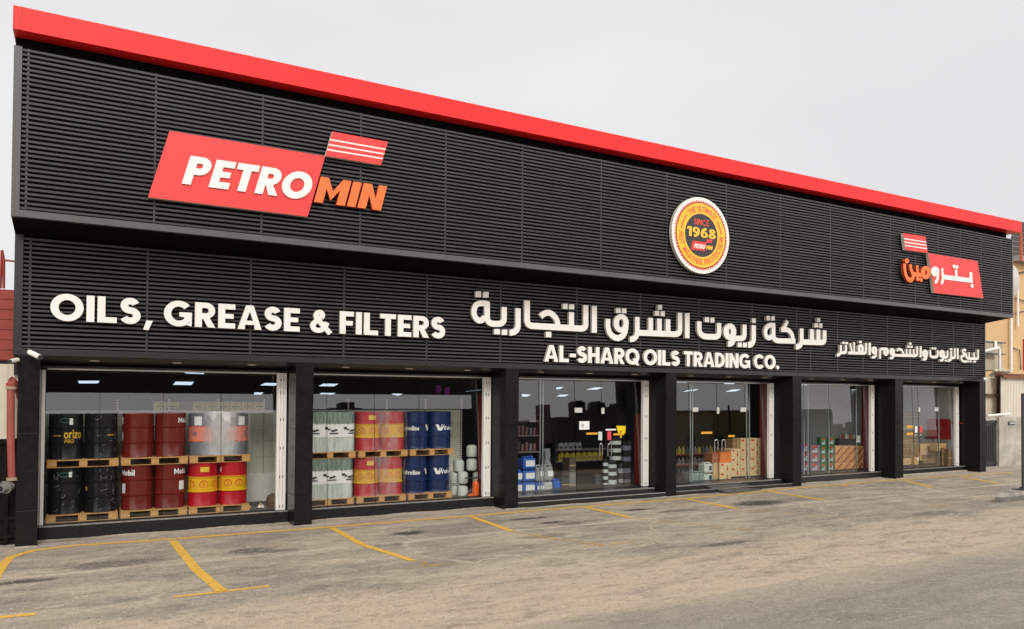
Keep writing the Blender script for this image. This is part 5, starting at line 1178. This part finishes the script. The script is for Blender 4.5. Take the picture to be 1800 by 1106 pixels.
# sixth window
Y6 = 2.4
for k, (xa, xb, ya, yb, m_, dy, lb) in enumerate([(1588, 1606, 806, 818, card_m, 0, 'tan carton at the front left of the sixth window'), (1606.5, 1615, 804, 818.5, mat('gold_card', (.6, .38, .14), .7), -.1, 'golden carton with white ticket in the sixth window'), (1588, 1612, 796, 806, cardbrown_m, .3, 'wide brown carton second in the left pile of the sixth window'), (1588, 1600, 783, 796, cardbrown_m, .3, 'brown carton third in the left pile, left half'), (1601, 1617, 783, 796, mat('dun_card', (.3, .22, .13), .8), .3, 'dun carton third in the left pile, right half'), (1588, 1612, 765, 783, mat('dun_card', (.3, .22, .13), .8), .5, 'large dun carton in the left pile below the handles'), (1588, 1613, 742, 765, mat('dusk_card', (.2, .16, .11), .8), .6, 'large dusky carton in the left pile behind amber strips'), (1588, 1618, 724, 742, mat('dusk_card', (.2, .16, .11), .8), .6, 'wide dusky carton on top of the left pile'),
   (1615, 1625, 795, 810, mat('gold_card', (.6, .38, .14), .7), .1, 'small golden carton beside the ticketed one'), (1618, 1646, 781, 800, card_m, .5, 'broad tan carton in the middle of the sixth window'), (1622, 1646, 800, 818, cardbrown_m, .3, 'broad brown carton on the floor of the sixth window'), (1637, 1646, 809, 817, mat('gold_card', (.6, .38, .14), .7), .05, 'little golden carton low in the middle of the sixth window'),
   (1647, 1656, 793, 820, card_m, .1, 'upright tan carton beside the crates in the sixth window'), (1647, 1664, 780, 793, mat('gold_card', (.6, .38, .14), .7), .25, 'golden carton upon the upright tan carton'), (1656, 1666, 808, 820, cardbrown_m, .0, 'brown carton, lowest of the narrow column by the guide'), (1656, 1666, 797, 808, cardbrown_m, .0, 'brown carton, middle of the narrow column by the guide'), (1656, 1667, 788, 797, cardbrown_m, .0, 'brown carton, highest of the narrow column by the guide'), (1667, 1674, 790, 820, cardbrown_m, .15, 'tall brown carton at the far right of the sixth window')]):
    Yb = min(Y6 + dy, onx(xb, yb, 29.8).y - .02)
    boxpx('carton', lb, xa, xb, ya, yb, Yb, m_, 'cartons in the sixth window', (lambda mb, w, h: mb.box(w * .4, w * .95, -.003, .001, h * .6, h * .95, ink_m)) if 'ticket' in lb else None, min(.35, max(.08, 2.0 - .05 * len(lb) / 50 - 1.7)))
boxpx('pallet', 'dark low pallet under the cartons of the sixth window', 1586, 1647, 818.5, 824, Y6 - .12, dark_m, None, None, .9)
XC = 29.74; a = onx(1667, 773, XC); b_ = onx(1630, 775, XC); c = onx(1667, 737, XC); w = b_.y - a.y; h = c.z - a.z
t = thing('hose_cabinet', 'dark red fire hose cabinet on the white side wall of the sixth window', 'cabinet', (XC, a.y, a.z)); mb = MB(); mb.box(0, .185, 0, w, 0, h, mat('cabinet_red', (.4, .015, .022), .4)); mb.build('case', t, bevel=.008)
mb = MB(); mb.box(-.012, -.001, .03, w - .03, .04, h - .04, mat('cabinet_door', (.36, .016, .024), .4)); mb.build('door', t)
mb = MB()
for zz, l_ in ((.58, .3), (.46, .36)): mb.box(-.015, -.0125, w * .5 - w * l_ / 2, w * .5 + w * l_ / 2, h * zz, h * zz + .03, mat('cabinet_print', (.5, .3, .3), .5))
mb.build('lettering', t); mb = MB(); mb.tube([(.1, w * .8, -(a.z - FZ)), (.1, w * .8, -.002)], .022, redwall_m, 8); mb.tube([(.12, -.002, h * .82), (.12, -.5, h * .82)], .02, redwall_m, 8); mb.build('pipe', t)
# ramp up to the doors
t = thing('access_ramp', 'dark metal ramp leading over the steps to the fourth window', 'ramp', (17.9, .9, 0))
q = [onz(1292, 869, .02), onz(1342, 861.5, .02), at(1297, 849.5, 1.42), at(1231, 852.5, 1.42)]
for v in q[2:]: v.z = FZ + .012
mb = MB(); o_ = Vector(t.location); P = [v - o_ for v in q]; dn = Vector((0, 0, -.03))
mb.hexa([v + dn for v in P], P, mat('ramp_plate', (.075, .07, .062), .45, c2=(.12, .11, .095), scale=5)); mb.build('plate', t)
mb = MB(); mb.add([P[0] + dn, P[3] + dn, (P[3].x, P[3].y, .0), P[0] + Vector((.02, 0, -.018)), P[0] + dn + Vector((.02, 0, 0)), P[3] + dn + Vector((.02, 0, 0)), (P[3].x + .02, P[3].y, .0), P[0] + Vector((.04, 0, -.018))], [(0, 3, 2, 1), (4, 5, 6, 7), (1, 2, 6, 5)], black_m); mb.build('side_plate', t)

# ------------------------------------------------------------------ cameras on the front
def cctv(label, pa, pb, Y, rpx):
    a = at(*pa, Y); b_ = at(*pb, Y - .22); r = (at(pa[0], pa[1], Y) - at(pa[0], pa[1] + rpx, Y)).length
    t = thing('security_camera', label, 'camera', a, 'small security cameras'); d = b_ - a
    mb = MB(); mb.tube([(0, 0, 0), d], r, white_m, 12); mb.build('housing', t, True)
    mb = MB(); mb.tube([d * 1.0 + d * .002, d * 1.08], r * .92, inkd_m, 12); mb.build('lens', t, True)
    mb = MB(); s_ = d * .15; mb.tube([s_ + Vector((0, 0, r * .5)), Vector((s_.x, s_.y + .12, s_.z + r * 1.2)), Vector((s_.x - .02, YL - a.y - .012, s_.z + r * 1.3))], .022, black_m, 8); mb.build('bracket', t)
cctv('white bullet camera at the left end of the lintel, pointing right', (52, 619), (70, 628), YL - .12, 4.6)
cctv('white bullet camera beyond the left corner, pointing left', (31, 632.5), (18, 635.5), YL - .08, 3.8)
cctv('tiny white camera at the right end of the lintel', (1733, 666), (1727.5, 667), YL - .12, 2.4)

# ------------------------------------------------------------------ left neighbour
YN = 1.35
t = thing('container', 'red corrugated metal cabin above the cream wall at the left edge', 'container', (-.6, YN, at(10, 634, YN).z))
oc_m = mat('red_metal', (.3, .035, .02), .55, c2=(.22, .026, .016), scale=3, amt=.8); z0 = at(10, 632, YN).z; z1_ = at(10, 507, YN).z; n = 7; mb = MB()
for k in range(n):
    a = (z1_ - z0) * k / n; c = (z1_ - z0) * (k + 1) / n; mb.box(-4, 1.16, .0, .1, a + .012, c, oc_m); mb.box(-4, 1.16, .012, .1, a, a + .012, mat('red_metal_dark', (.2, .022, .014), .6))
mb.box(-4, 1.16, .1, 3, .02, z1_ - z0 - .01, oc_m); mb.build('wall', t)
mb = MB(); mb.box(-4, 1.16, .03, 3, -.14, -.003, dark_m); mb.build('sill', t)
t = thing('railing', 'red steel railing on top of the red cabin', 'railing', (-.4, YN + .1, z1_)); mb = MB()
T = lambda px, py: at(px, py, YN + .1) - Vector(t.location)
mb.tube([T(0.5, 507), T(3.3, 440)], .022, oc_m, 8); mb.tube([T(6.5, 507), T(7, 458), T(3.3, 440)], .022, oc_m, 8); mb.build('post', t); mb = MB(); mb.tube([T(6, 457.5), T(27, 459.5)], .017, oc_m, 8); mb.build('rail', t)
cw_m = mat('cream_sheet', (.62, .55, .44), .6, c2=(.55, .47, .36), scale=2, amt=.7)
mb = MB(); za = at(10, 771, YN).z; zb_ = at(10, 640, YN).z
for k in range(20): x = .64 - .165 * k; mb.box(x - .16, x, 0, .05, za, zb_, cw_m); mb.box(x - .165, x - .16, .01, .05, za, zb_, mat('cream_groove', (.3, .26, .2), .7))
o = single(mb, 'sheet_wall', 'cream ribbed metal wall under the red cabin', 'wall', (0, YN + .02, 0))
t = thing('yard_gate', 'dark rusty steel gate behind the red pipe at the left edge', 'gate', (-.6, YN, -.2)); gm = mat('gate_metal', (.007, .0068, .0065), .8, c2=(.02, .013, .009), scale=4, amt=.6, spec=.1); mb = MB(); mb.box(-3, 1.245, .02, .06, -.3, za + .19, gm); mb.build('leaf', t)
mb = MB(); 
for zz in (.3, .62, za + .1): mb.box(-3, 1.245, -.02, .018, zz, zz + .06, gm)
for x in (.45, .72, 1.06): mb.box(x, x + .06, -.024, .016, -.3, za + .12, gm)
mb.tube([(.3, -.05, .05), (.6, -.06, .22), (.9, -.05, .3)], .03, gm, 6); mb.build('frame', t)
pp = mat('red_pipe', (.3, .065, .045), .55, c2=(.22, .045, .03), scale=4, amt=.8); YP = 1.0
a = at(19, 690, YP); t = thing('fire_pipe', 'red upright fire pipe with elbows at the left edge', 'pipe', (a.x, YP, .2)); T = lambda px, py, dy=0: at(px, py, YP + dy) - Vector(t.location)
mb = MB(); mb.tube([T(19, 684), T(18.5, 760), T(21, 842)], .06, pp, 16); mb.build('riser', t, True)
mb = MB(); mb.tube([T(19, 684), T(19, 674), T(20, 669), T(30, 678, .1), T(34, 696, .15), T(40, 712, .2)], [.06, .075, .07, .058, .05, .045], pp, 14); mb.build('elbow', t, True)
mb = MB(); mb.tube([T(21, 842), T(20, 850), T(14, 853, -.05)], [.06, .065, .055], pp, 14); mb.build('elbow', t, True)
br_m = mat('brass_ring', (.35, .26, .18), .5)
for py in (682, 842): mb = MB(); q = T(19.5 if py < 700 else 21, py); mb.tube([q + Vector((0, 0, -.025)), q + Vector((0, 0, .025))], .085, br_m, 14); mb.build('clamp', t)
mb = MB(); q = T(9, 857, -.1); mb.tube([q + Vector((.08, .1, .02)), q], [.07, .115], mat('valve_grey', (.2, .19, .18), .5), 16); mb.tube([q, q + Vector((-.06, -.07, -.01))], .075, mat('valve_grey', (.2, .19, .18), .5), 14); mb.tube([q + Vector((-.058, -.068, -.01)), q + Vector((-.075, -.09, -.01))], .045, dark_m, 12); mb.build('valve', t)

# ------------------------------------------------------------------ right neighbours
YR = 4.6
tan_m = mat('tan_render', (.62, .41, .21), .75, c2=(.52, .33, .16), scale=.8, amt=.7, detail=7)
a = at(1738, 655, YR)
t = thing('tan_building', 'tan rendered building standing behind the right end of the shop', 'building', (a.x + 3, YR, 0)); ox = Vector(t.location)
T = lambda px, py, dy=0: at(px, py, YR + dy) - ox
zt_ = T(1790, 462).z; mb = MB(); mb.box(-3.2, 9, .02, 8, 0, zt_, tan_m); mb.build('wall', t)
mb = MB(); q = T(1783, 466); e = T(1806, 462); mb.box(q.x - .3, q.x + 9, -.35, 8, zt_ + .002, zt_ + .25, mat('roof_grey', (.3, .29, .27), .7)); mb.build('roof', t)
mb = MB(); q0 = T(1782, 462); 
for k in range(7): mb.box(q0.x - .25, q0.x + 4, -.1, -.02, zt_ + .27 + k * .24, zt_ + .27 + k * .24 + .2, mat('shed_dark', (.06, .05, .045), .7))
mb.build('roof_shed', t)
mb = MB(); q0 = T(1773.5, 655); q1 = T(1773.5, 555); mb.tube([q0 + Vector((0, -.1, 0)), q1 + Vector((0, -.1, 1.5))], .055, white_m, 10); mb.build('drain_pipe', t)
mb = MB(); mb.tube([T(1785, 505) + Vector((0, -.1, 0)), T(1785, 575) + Vector((0, -.1, 0))], .05, white_m, 10); mb.build('drain_pipe', t)
mb = MB(); mb.tube([T(1782, 551) + Vector((0, -.06, 0)), T(1800, 546.5) + Vector((0, -.06, 0))], .02, inkd_m, 6); mb.tube([T(1783, 525) + Vector((0, -.06, 0)), T(1790, 527) + Vector((0, -.06, 0)), T(1802, 531) + Vector((0, -.06, 0))], .025, inkd_m, 6); mb.tube([T(1778, 612) + Vector((0, -.06, 0)), T(1790, 616) + Vector((0, -.06, 0)), T(1792, 650) + Vector((0, -.06, 0))], .025, inkd_m, 6); mb.tube([T(1784, 481) + Vector((0, -.06, 0)), T(1800, 478) + Vector((0, -.06, 0))], .03, inkd_m, 6); mb.build('cable', t)
mb = MB(); q0 = T(1799, 650); q1 = T(1799, 596); mb.box(q0.x, q0.x + 1, -.05, .015, q0.z, q1.z, mat('red_strip', (.5, .02, .02), .5)); mb.build('red_strip', t)
q0 = at(1795, 459, YR - 1); mb = MB(); mb.tube([(0, 0, 0), Vector((at(1794, 410, YR - 1) - q0))], .07, mat('rust_post', (.4, .09, .04), .6), 8); single(mb, 'steel_post', 'orange red steel post under the right end of the fascia', 'post', q0)
q0 = at(1778, 493, YR - .6); t = thing('satellite_dish', 'pale satellite dish on the tan building', 'satellite dish', q0); mb = MB(); n = 20; vs = []
for j in range(5):
    r = .8 * j / 4
    for k in range(n): a_ = 2 * math.pi * k / n; vs.append((r * math.cos(a_) * .8, -.1 + .2 * (j / 4) ** 2 - .15 * math.cos(a_) * r, r * math.sin(a_)))
mb.add(vs, [(j * n + k, j * n + (k + 1) % n, (j + 1) * n + (k + 1) % n, (j + 1) * n + k) for j in range(4) for k in range(n)], mat('dish_grey', (.55, .52, .47), .5)); mb.build('reflector', t, True)
mb = MB(); mb.tube([(0, -.05, 0), (0, .55, -.2)], .03, inkd_m, 8); mb.build('arm', t)
# air cooler and its pipes
q0 = at(1734, 651, 3.3); q1 = at(1763, 651, 3.3); q2 = at(1734, 598, 3.3)
t = thing('air_cooler', 'large grey beige air cooler beside the right corner of the shop', 'air cooler', (q0.x, 3.3, q0.z)); w = q1.x - q0.x; h = q2.z - q0.z
am = mat('cooler_beige', (.42, .36, .26), .6, c2=(.34, .29, .2), scale=3, amt=.7); mb = MB(); mb.box(-.3, w, 0, 1, 0, h, am); mb.build('case', t, bevel=.02)
mb = MB()
for k in range(5): mb.box(-.1, w * .48, -.02, -.002, h * .38 + k * .05, h * .38 + k * .05 + .03, mat('cooler_dark', (.2, .16, .11), .7))
mb.build('grille', t); mb = MB(); mb.box(-.3, w + .2, -.03, -.002, h * .93, h * .96, inkd_m); mb.box(-.3, w + .2, -.03, -.002, h * .55, h * .58, inkd_m); mb.build('strap', t)
mb = MB(); mb.box(w * .42, w * .56, -.06, -.031, h * .75, h * .99, white_m); mb.build('bracket', t)
q = [at(1728, 618, 3.0), at(1755, 611.5, 3.0), at(1757, 613, 3.0), at(1757.5, 652, 3.0)]; mb = MB(); mb.tube([v - q[3] for v in q], .055, white_m, 10); single(mb, 'water_pipe', 'white water pipe bending down in front of the air cooler', 'pipe', q[3], smooth=True)
# tarpaulin, rusty sheet roof, cream panels, sheet fence
q0 = at(1733, 666, 2.9); q1 = at(1761, 661, 2.9); mb = MB(); n = 14; rn = random.Random(9); vs = []
for j in range(6):
    for k in range(n + 1): vs.append((q0.x + (q1.x - q0.x) * k / n, 2.75 + .1 * math.sin(j * 1.1) + rn.uniform(-.03, .03) - j * .02, q0.z + (at(1745, 649, 2.9).z - q0.z) * j / 5 + rn.uniform(-.03, .03)))
mb.add(vs, [(j * (n + 1) + k, j * (n + 1) + k + 1, (j + 1) * (n + 1) + k + 1, (j + 1) * (n + 1) + k) for j in range(5) for k in range(n)], mat('tarpaulin', (.6, .54, .43), .7, c2=(.48, .42, .32), scale=3, amt=.8)); single(mb, 'tarpaulin', 'creased cream tarpaulin under the air cooler', 'tarpaulin', smooth=True)
q0 = at(1763, 660, 2.2); mb = MB(); rm = mat('rusty_roof', (.25, .1, .05), .8, c2=(.14, .055, .03), scale=5, amt=.9)
for k in range(26): x = k * .1; mb.hexa([(x, 0, 0), (x + .06, 0, 0), (x + .06, 0.35, .05), (x, 0.35, .05)], [(x + .012, 0, .05), (x + .048, 0, .05), (x + .048, 0.35, .1), (x + .012, 0.35, .1)], rm)
mb.hexa([(0, .01, -.03), (2.6, .01, -.03), (2.6, 0.35, .02), (0, 0.35, .02)], [(0, .01, -.002), (2.6, .01, -.002), (2.6, 0.35, .048), (0, 0.35, .048)], rm); mb.box(-.02, 2.6, -.03, .008, -.1, -.005, rm); single(mb, 'sheet_roof', 'rusty corrugated roof edge above the white sheet fence', 'roof', q0)
def fence(px0, px1, pya, pyb, Y, step, m, nm, label, frame=None):
    a = at(px0, pyb, Y); b_ = at(px1, pyb, Y); c = at(px0, pya, Y); t = thing(nm, label, 'fence', (a.x, Y, a.z)); w = b_.x - a.x; h = c.z - a.z; mb = MB(); n = max(1, int(w / step))
    for k in range(n): x = w * k / n; mb.box(x, x + w / n * .55, 0, .04, 0, h, m); mb.box(x + w / n * .55, x + w / n, .02, .045, 0, h, m)
    mb.build('sheet', t)
    if frame:
        mb = MB()
        for f0 in frame: mb.box(-.1, w + .15, -.1, -.004, h * f0, h * f0 + .12, mat('brown_beam', (.12, .065, .035), .7))
        mb.box(w - .02, w + .16, -.1, .1, -.2, h * 1.05, mat('brown_beam', (.12, .065, .035), .7)); mb.build('beam', t)
    return t
fence(1732, 1754, 664, 752, 2.7, .22, cw_m, 'panel_fence', 'cream panel fence with brown beams beside the right corner', (.2, .62))
fence(1760.5, 1806, 661, 758, 2.3, .11, mat('white_sheet', (.72, .66, .57), .6, c2=(.6, .53, .43), scale=2, amt=.8, stretch=(1, 1, .4)), 'sheet_fence', 'white corrugated sheet fence above the concrete wall')
q = [at(1736, 776 - 1, 2.2), at(1737, 775, 2.2)]
mb = MB(); a = at(1735, 731, 2.1); mb.tube([(0, 0, 0), at(1775, 727.5, 2.1) - a], .05, white_m, 10); o = single(mb, 'waste_pipe', 'white sloping pipe above the dark gate at the right', 'pipe', a + Vector((0, 0, 0)), smooth=True)
z_top = at(1757, 733, 2.0).z; a = at(1757, 832, 2.0)
t = thing('concrete_wall', 'stained pale concrete wall at the right edge', 'wall', (a.x, 2.0, 0)); cm = mat('stained_concrete', (.5, .46, .39), .85, c2=(.2, .18, .15), scale=1.6, amt=.75, bump=.4, detail=9)
mb = MB(); mb.box(0, 8, 0, .3, -.05, z_top, cm); mb.build('wall', t, bevel=.01)
mb = MB(); s0 = at(1772, 747, 1.99) - Vector(t.location); s1 = at(1784, 741, 1.99) - Vector(t.location); mb.box(s0.x, s1.x, -.03, -.003, s0.z, s1.z, inkd_m); mb.box(s0.x + .1, s1.x - .03, -.034, -.0305, s0.z + .03, s1.z - .03, mat('grey_ink', (.45, .45, .45), .6)); mb.build('number_plate', t)
a = at(1734, 831, 2.1); b_ = at(1756.5, 831, 2.1); z_g = at(1740, 740, 2.1).z
t = thing('side_gate', 'black sheet steel gate between the shop and the concrete wall', 'gate', (a.x, 2.1, .05)); mb = MB(); mb.box(-.2, b_.x - a.x, .03, .06, 0, z_g - .05, mat('gate_black', (.02, .02, .021), .4)); 
for k in range(5): mb.box(-.1 + k * .14, -.02 + k * .14, -.01, .0295, .25, z_g - .25, mat('gate_black', (.02, .02, .021), .4))
mb.build('leaf', t); mb = MB(); mb.box(-.2, b_.x - a.x, -.02, .028, z_g - .05 - .09, z_g - .04, mat('gate_black', (.02, .02, .021), .4)); mb.box(-.2, b_.x - a.x, -.02, .028, .1, .18, mat('gate_black', (.02, .02, .021), .4)); mb.build('frame', t)
mb = MB(); x0_ = -.25; mb.box(x0_, b_.x - a.x + .03, .0, .3, z_g - .03, z_g + .16, cm); tag(mb.build('gate_beam', t))
# traffic block with pole
q = onz(1758, 884, .04); e = onz(1830, 886, .04); t = thing('kerb_block', 'chipped concrete block with a rounded end at the right edge', 'kerb', (q.x, q.y, .04)); w = e.x - q.x
km = mat('kerb_concrete', (.33, .3, .26), .85, c2=(.12, .11, .1), scale=3.2, amt=.8, bump=.6, detail=8); mb = MB()
lo = [(.0, .12), (.06, .03), (.22, 0), (4, 0), (4, .55), (1.35, .55), (.9, .42)]; hi = [(.16, .14), (.2, .09), (.32, .06), (4, .06), (4, .48), (1.42, .48), (1.0, .38)]
kd = mat('kerb_face', (.1, .094, .085), .85, c2=(.3, .27, .23), scale=4, amt=.5, bump=.6, detail=8)
vs_ = [(x, y, -.05) for x, y in lo] + [(x, y, .13) for x, y in lo] + [(x, y, .22) for x, y in hi]
mb.add(vs_, [(i, (i + 1) % 7, 7 + (i + 1) % 7, 7 + i) for i in range(7)], kd); mb.add(vs_, [tuple(range(14, 21))] + [(7 + i, 7 + (i + 1) % 7, 14 + (i + 1) % 7, 14 + i) for i in range(7)], km); mb.build('block', t)
q = at(1799, 862, -2.3 if False else t.location.y + .3); t2 = thing('post', 'thin dark pole with bolted foot on the concrete block', 'post', (q.x, t.location.y + .3, .262)); mb = MB(); mb.tube([(0, 0, .02), (0, 0, 2.6)], .045, mat('pole_dark', (.05, .05, .052), .5), 12); mb.build('shaft', t2, True); mb = MB(); mb.box(-.32, .25, -.14, .14, 0, .022, inkd_m); mb.build('foot_plate', t2); mb = MB()
for x in (-.26, .2): mb.tube([(x, -.06, .022), (x, -.06, .09)], .02, inkd_m, 8)
mb.build('bolt', t2)

# ------------------------------------------------------------------ street opposite, seen only as reflections in the glass
def refl(px, py, b, Yo):
    z = at(px, py, YG).z; th_ = math.atan(RAKE[b] / 2.9); n = Vector((0, -math.cos(th_), math.sin(th_)))
    g = at(px, py, glass_y(b, z)); d = ray(px, py); d = d - 2 * d.dot(n) * n; return g + d * ((Yo - g.y) / d.y)
fac_m = mat('far_render', (.16, .13, .11), .8, c2=(.12, .1, .085), scale=.4); facb_m = mat('far_dark', (.05, .042, .036), .8); facy_m = mat('far_ochre', (.2, .15, .06), .8); facr_m = mat('far_rose', (.2, .12, .11), .8)
def opp(nm, label, b, px0, px1, pyt, Yo, m, depth=8, zb=0., cat='building', steps=()):
    xs_ = sorted((refl(px0, pyt, b, Yo).x, refl(px1, pyt, b, Yo).x)); zt = refl((px0 + px1) / 2, pyt, b, Yo).z
    t = thing(nm, label, cat, ((xs_[0] + xs_[1]) / 2, Yo, 0)); w = (xs_[1] - xs_[0]) / 2
    mb = MB(); mb.box(-w, w, -depth, 0, zb, max(zt, .5), m); mb.build('wall', t)
    mb = MB(); k = max(2, int(w / 1.6))
    for i in range(k):
        for zz in (1.2, 4.2, 7.2):
            if zz + 1.2 < zt and zb < 1: x = -w + 2 * w * (i + .5) / k; mb.box(x - .45, x + .45, .0, .03, zz, zz + 1.1, dark_m)
    if mb.v: mb.build('window', t)
    for (s0, s1, py) in steps:
        a = refl(s0, py, b, Yo); c = refl(s1, py, b, Yo); mb = MB(); l_, r_ = sorted((a.x, c.x)); mb.box(l_ - t.location.x, r_ - t.location.x, -depth * .8, -.02, zt + .002, a.z, m); mb.build('roof_block', t)
    return t
YO = -36
opp('hall', 'dark hall on stilts across the street, mirrored at the top of the first window', 0, 40, 500, 630, YO + 8, facb_m, .5, refl(200, 690, 0, YO + 8).z, 'building')
opp('hall', 'dark hall on stilts across the street, mirrored at the top of the second window', 1, 520, 900, 640, YO + 8, facb_m, .5, refl(640, 692.5, 1, YO + 8).z, 'building')
_a = refl(-300, 728, 0, YO - 1); _b = refl(868, 728, 1, YO - 1); _z = refl(300, 728, 0, YO - 1).z
t = thing('added_reflection_wall', 'long dark wall added across the street to darken the reflection over the drums', 'wall', (_b.x, YO - 1, 0)); mb = MB(); mb.box(min(_a.x, _b.x) - _b.x, 0, -1, 0, 0, _z, mat('far_black', (.02, .018, .016), .9)); mb.build('wall', t)  # added dark wall, keeps bright reflections from washing out the drums
opp('house', 'stepped dark house across the street, mirrored in the middle of the second window', 1, 579, 635, 718, YO, facb_m, 1.6, 0, 'building', ((600, 623, 708),))
opp('house', 'low dark house across the street, mirrored at the left of the third window', 2, 905, 955, 743, YO, fac_m, 1.6, 0, 'building', ((915, 932, 740),))
opp('tower', 'slim rose tower across the street, mirrored at the left of the third window', 2, 955, 967, 712, YO + 3, facr_m, 1.2, 0, 'building')
opp('house', 'long dark house across the street, mirrored in the middle of the third window', 2, 979, 1150, 733, YO, facb_m, 1.6, 0, 'building', ((1013, 1029, 707), (1017, 1024, 704.5), (1040, 1047, 720), (1047, 1064, 708), (1051, 1055, 705.5), (1064, 1086, 716), (1086, 1090, 709)))
opp('sign_pillar', 'dark pillar across the street, mirrored at the right of the third window', 2, 1093, 1105, 655, YO + 14, facb_m, .8, 0, 'pillar'); 
opp('shed', 'ochre shed across the street, mirrored in the fourth window', 3, 1186, 1330, 722, YO + 4, facy_m, 1.6, 0, 'building')
opp('billboard', 'dark billboard across the street, mirrored at the left of the fifth window', 4, 1404, 1463, 720, YO + 8, mat('board_navy', (.02, .022, .035), .7), .6, 0, 'billboard')
opp('house', 'far grey house across the street, mirrored at the right of the fifth window', 4, 1463, 1520, 752, YO - 10, fac_m, 1.6, 0, 'building', ((1474, 1482, 746), (1500, 1507, 742)))
opp('house', 'pale low house across the street, mirrored in the sixth window', 5, 1570, 1680, 790, YO - 10, fac_m, 1.6, 0, 'building')
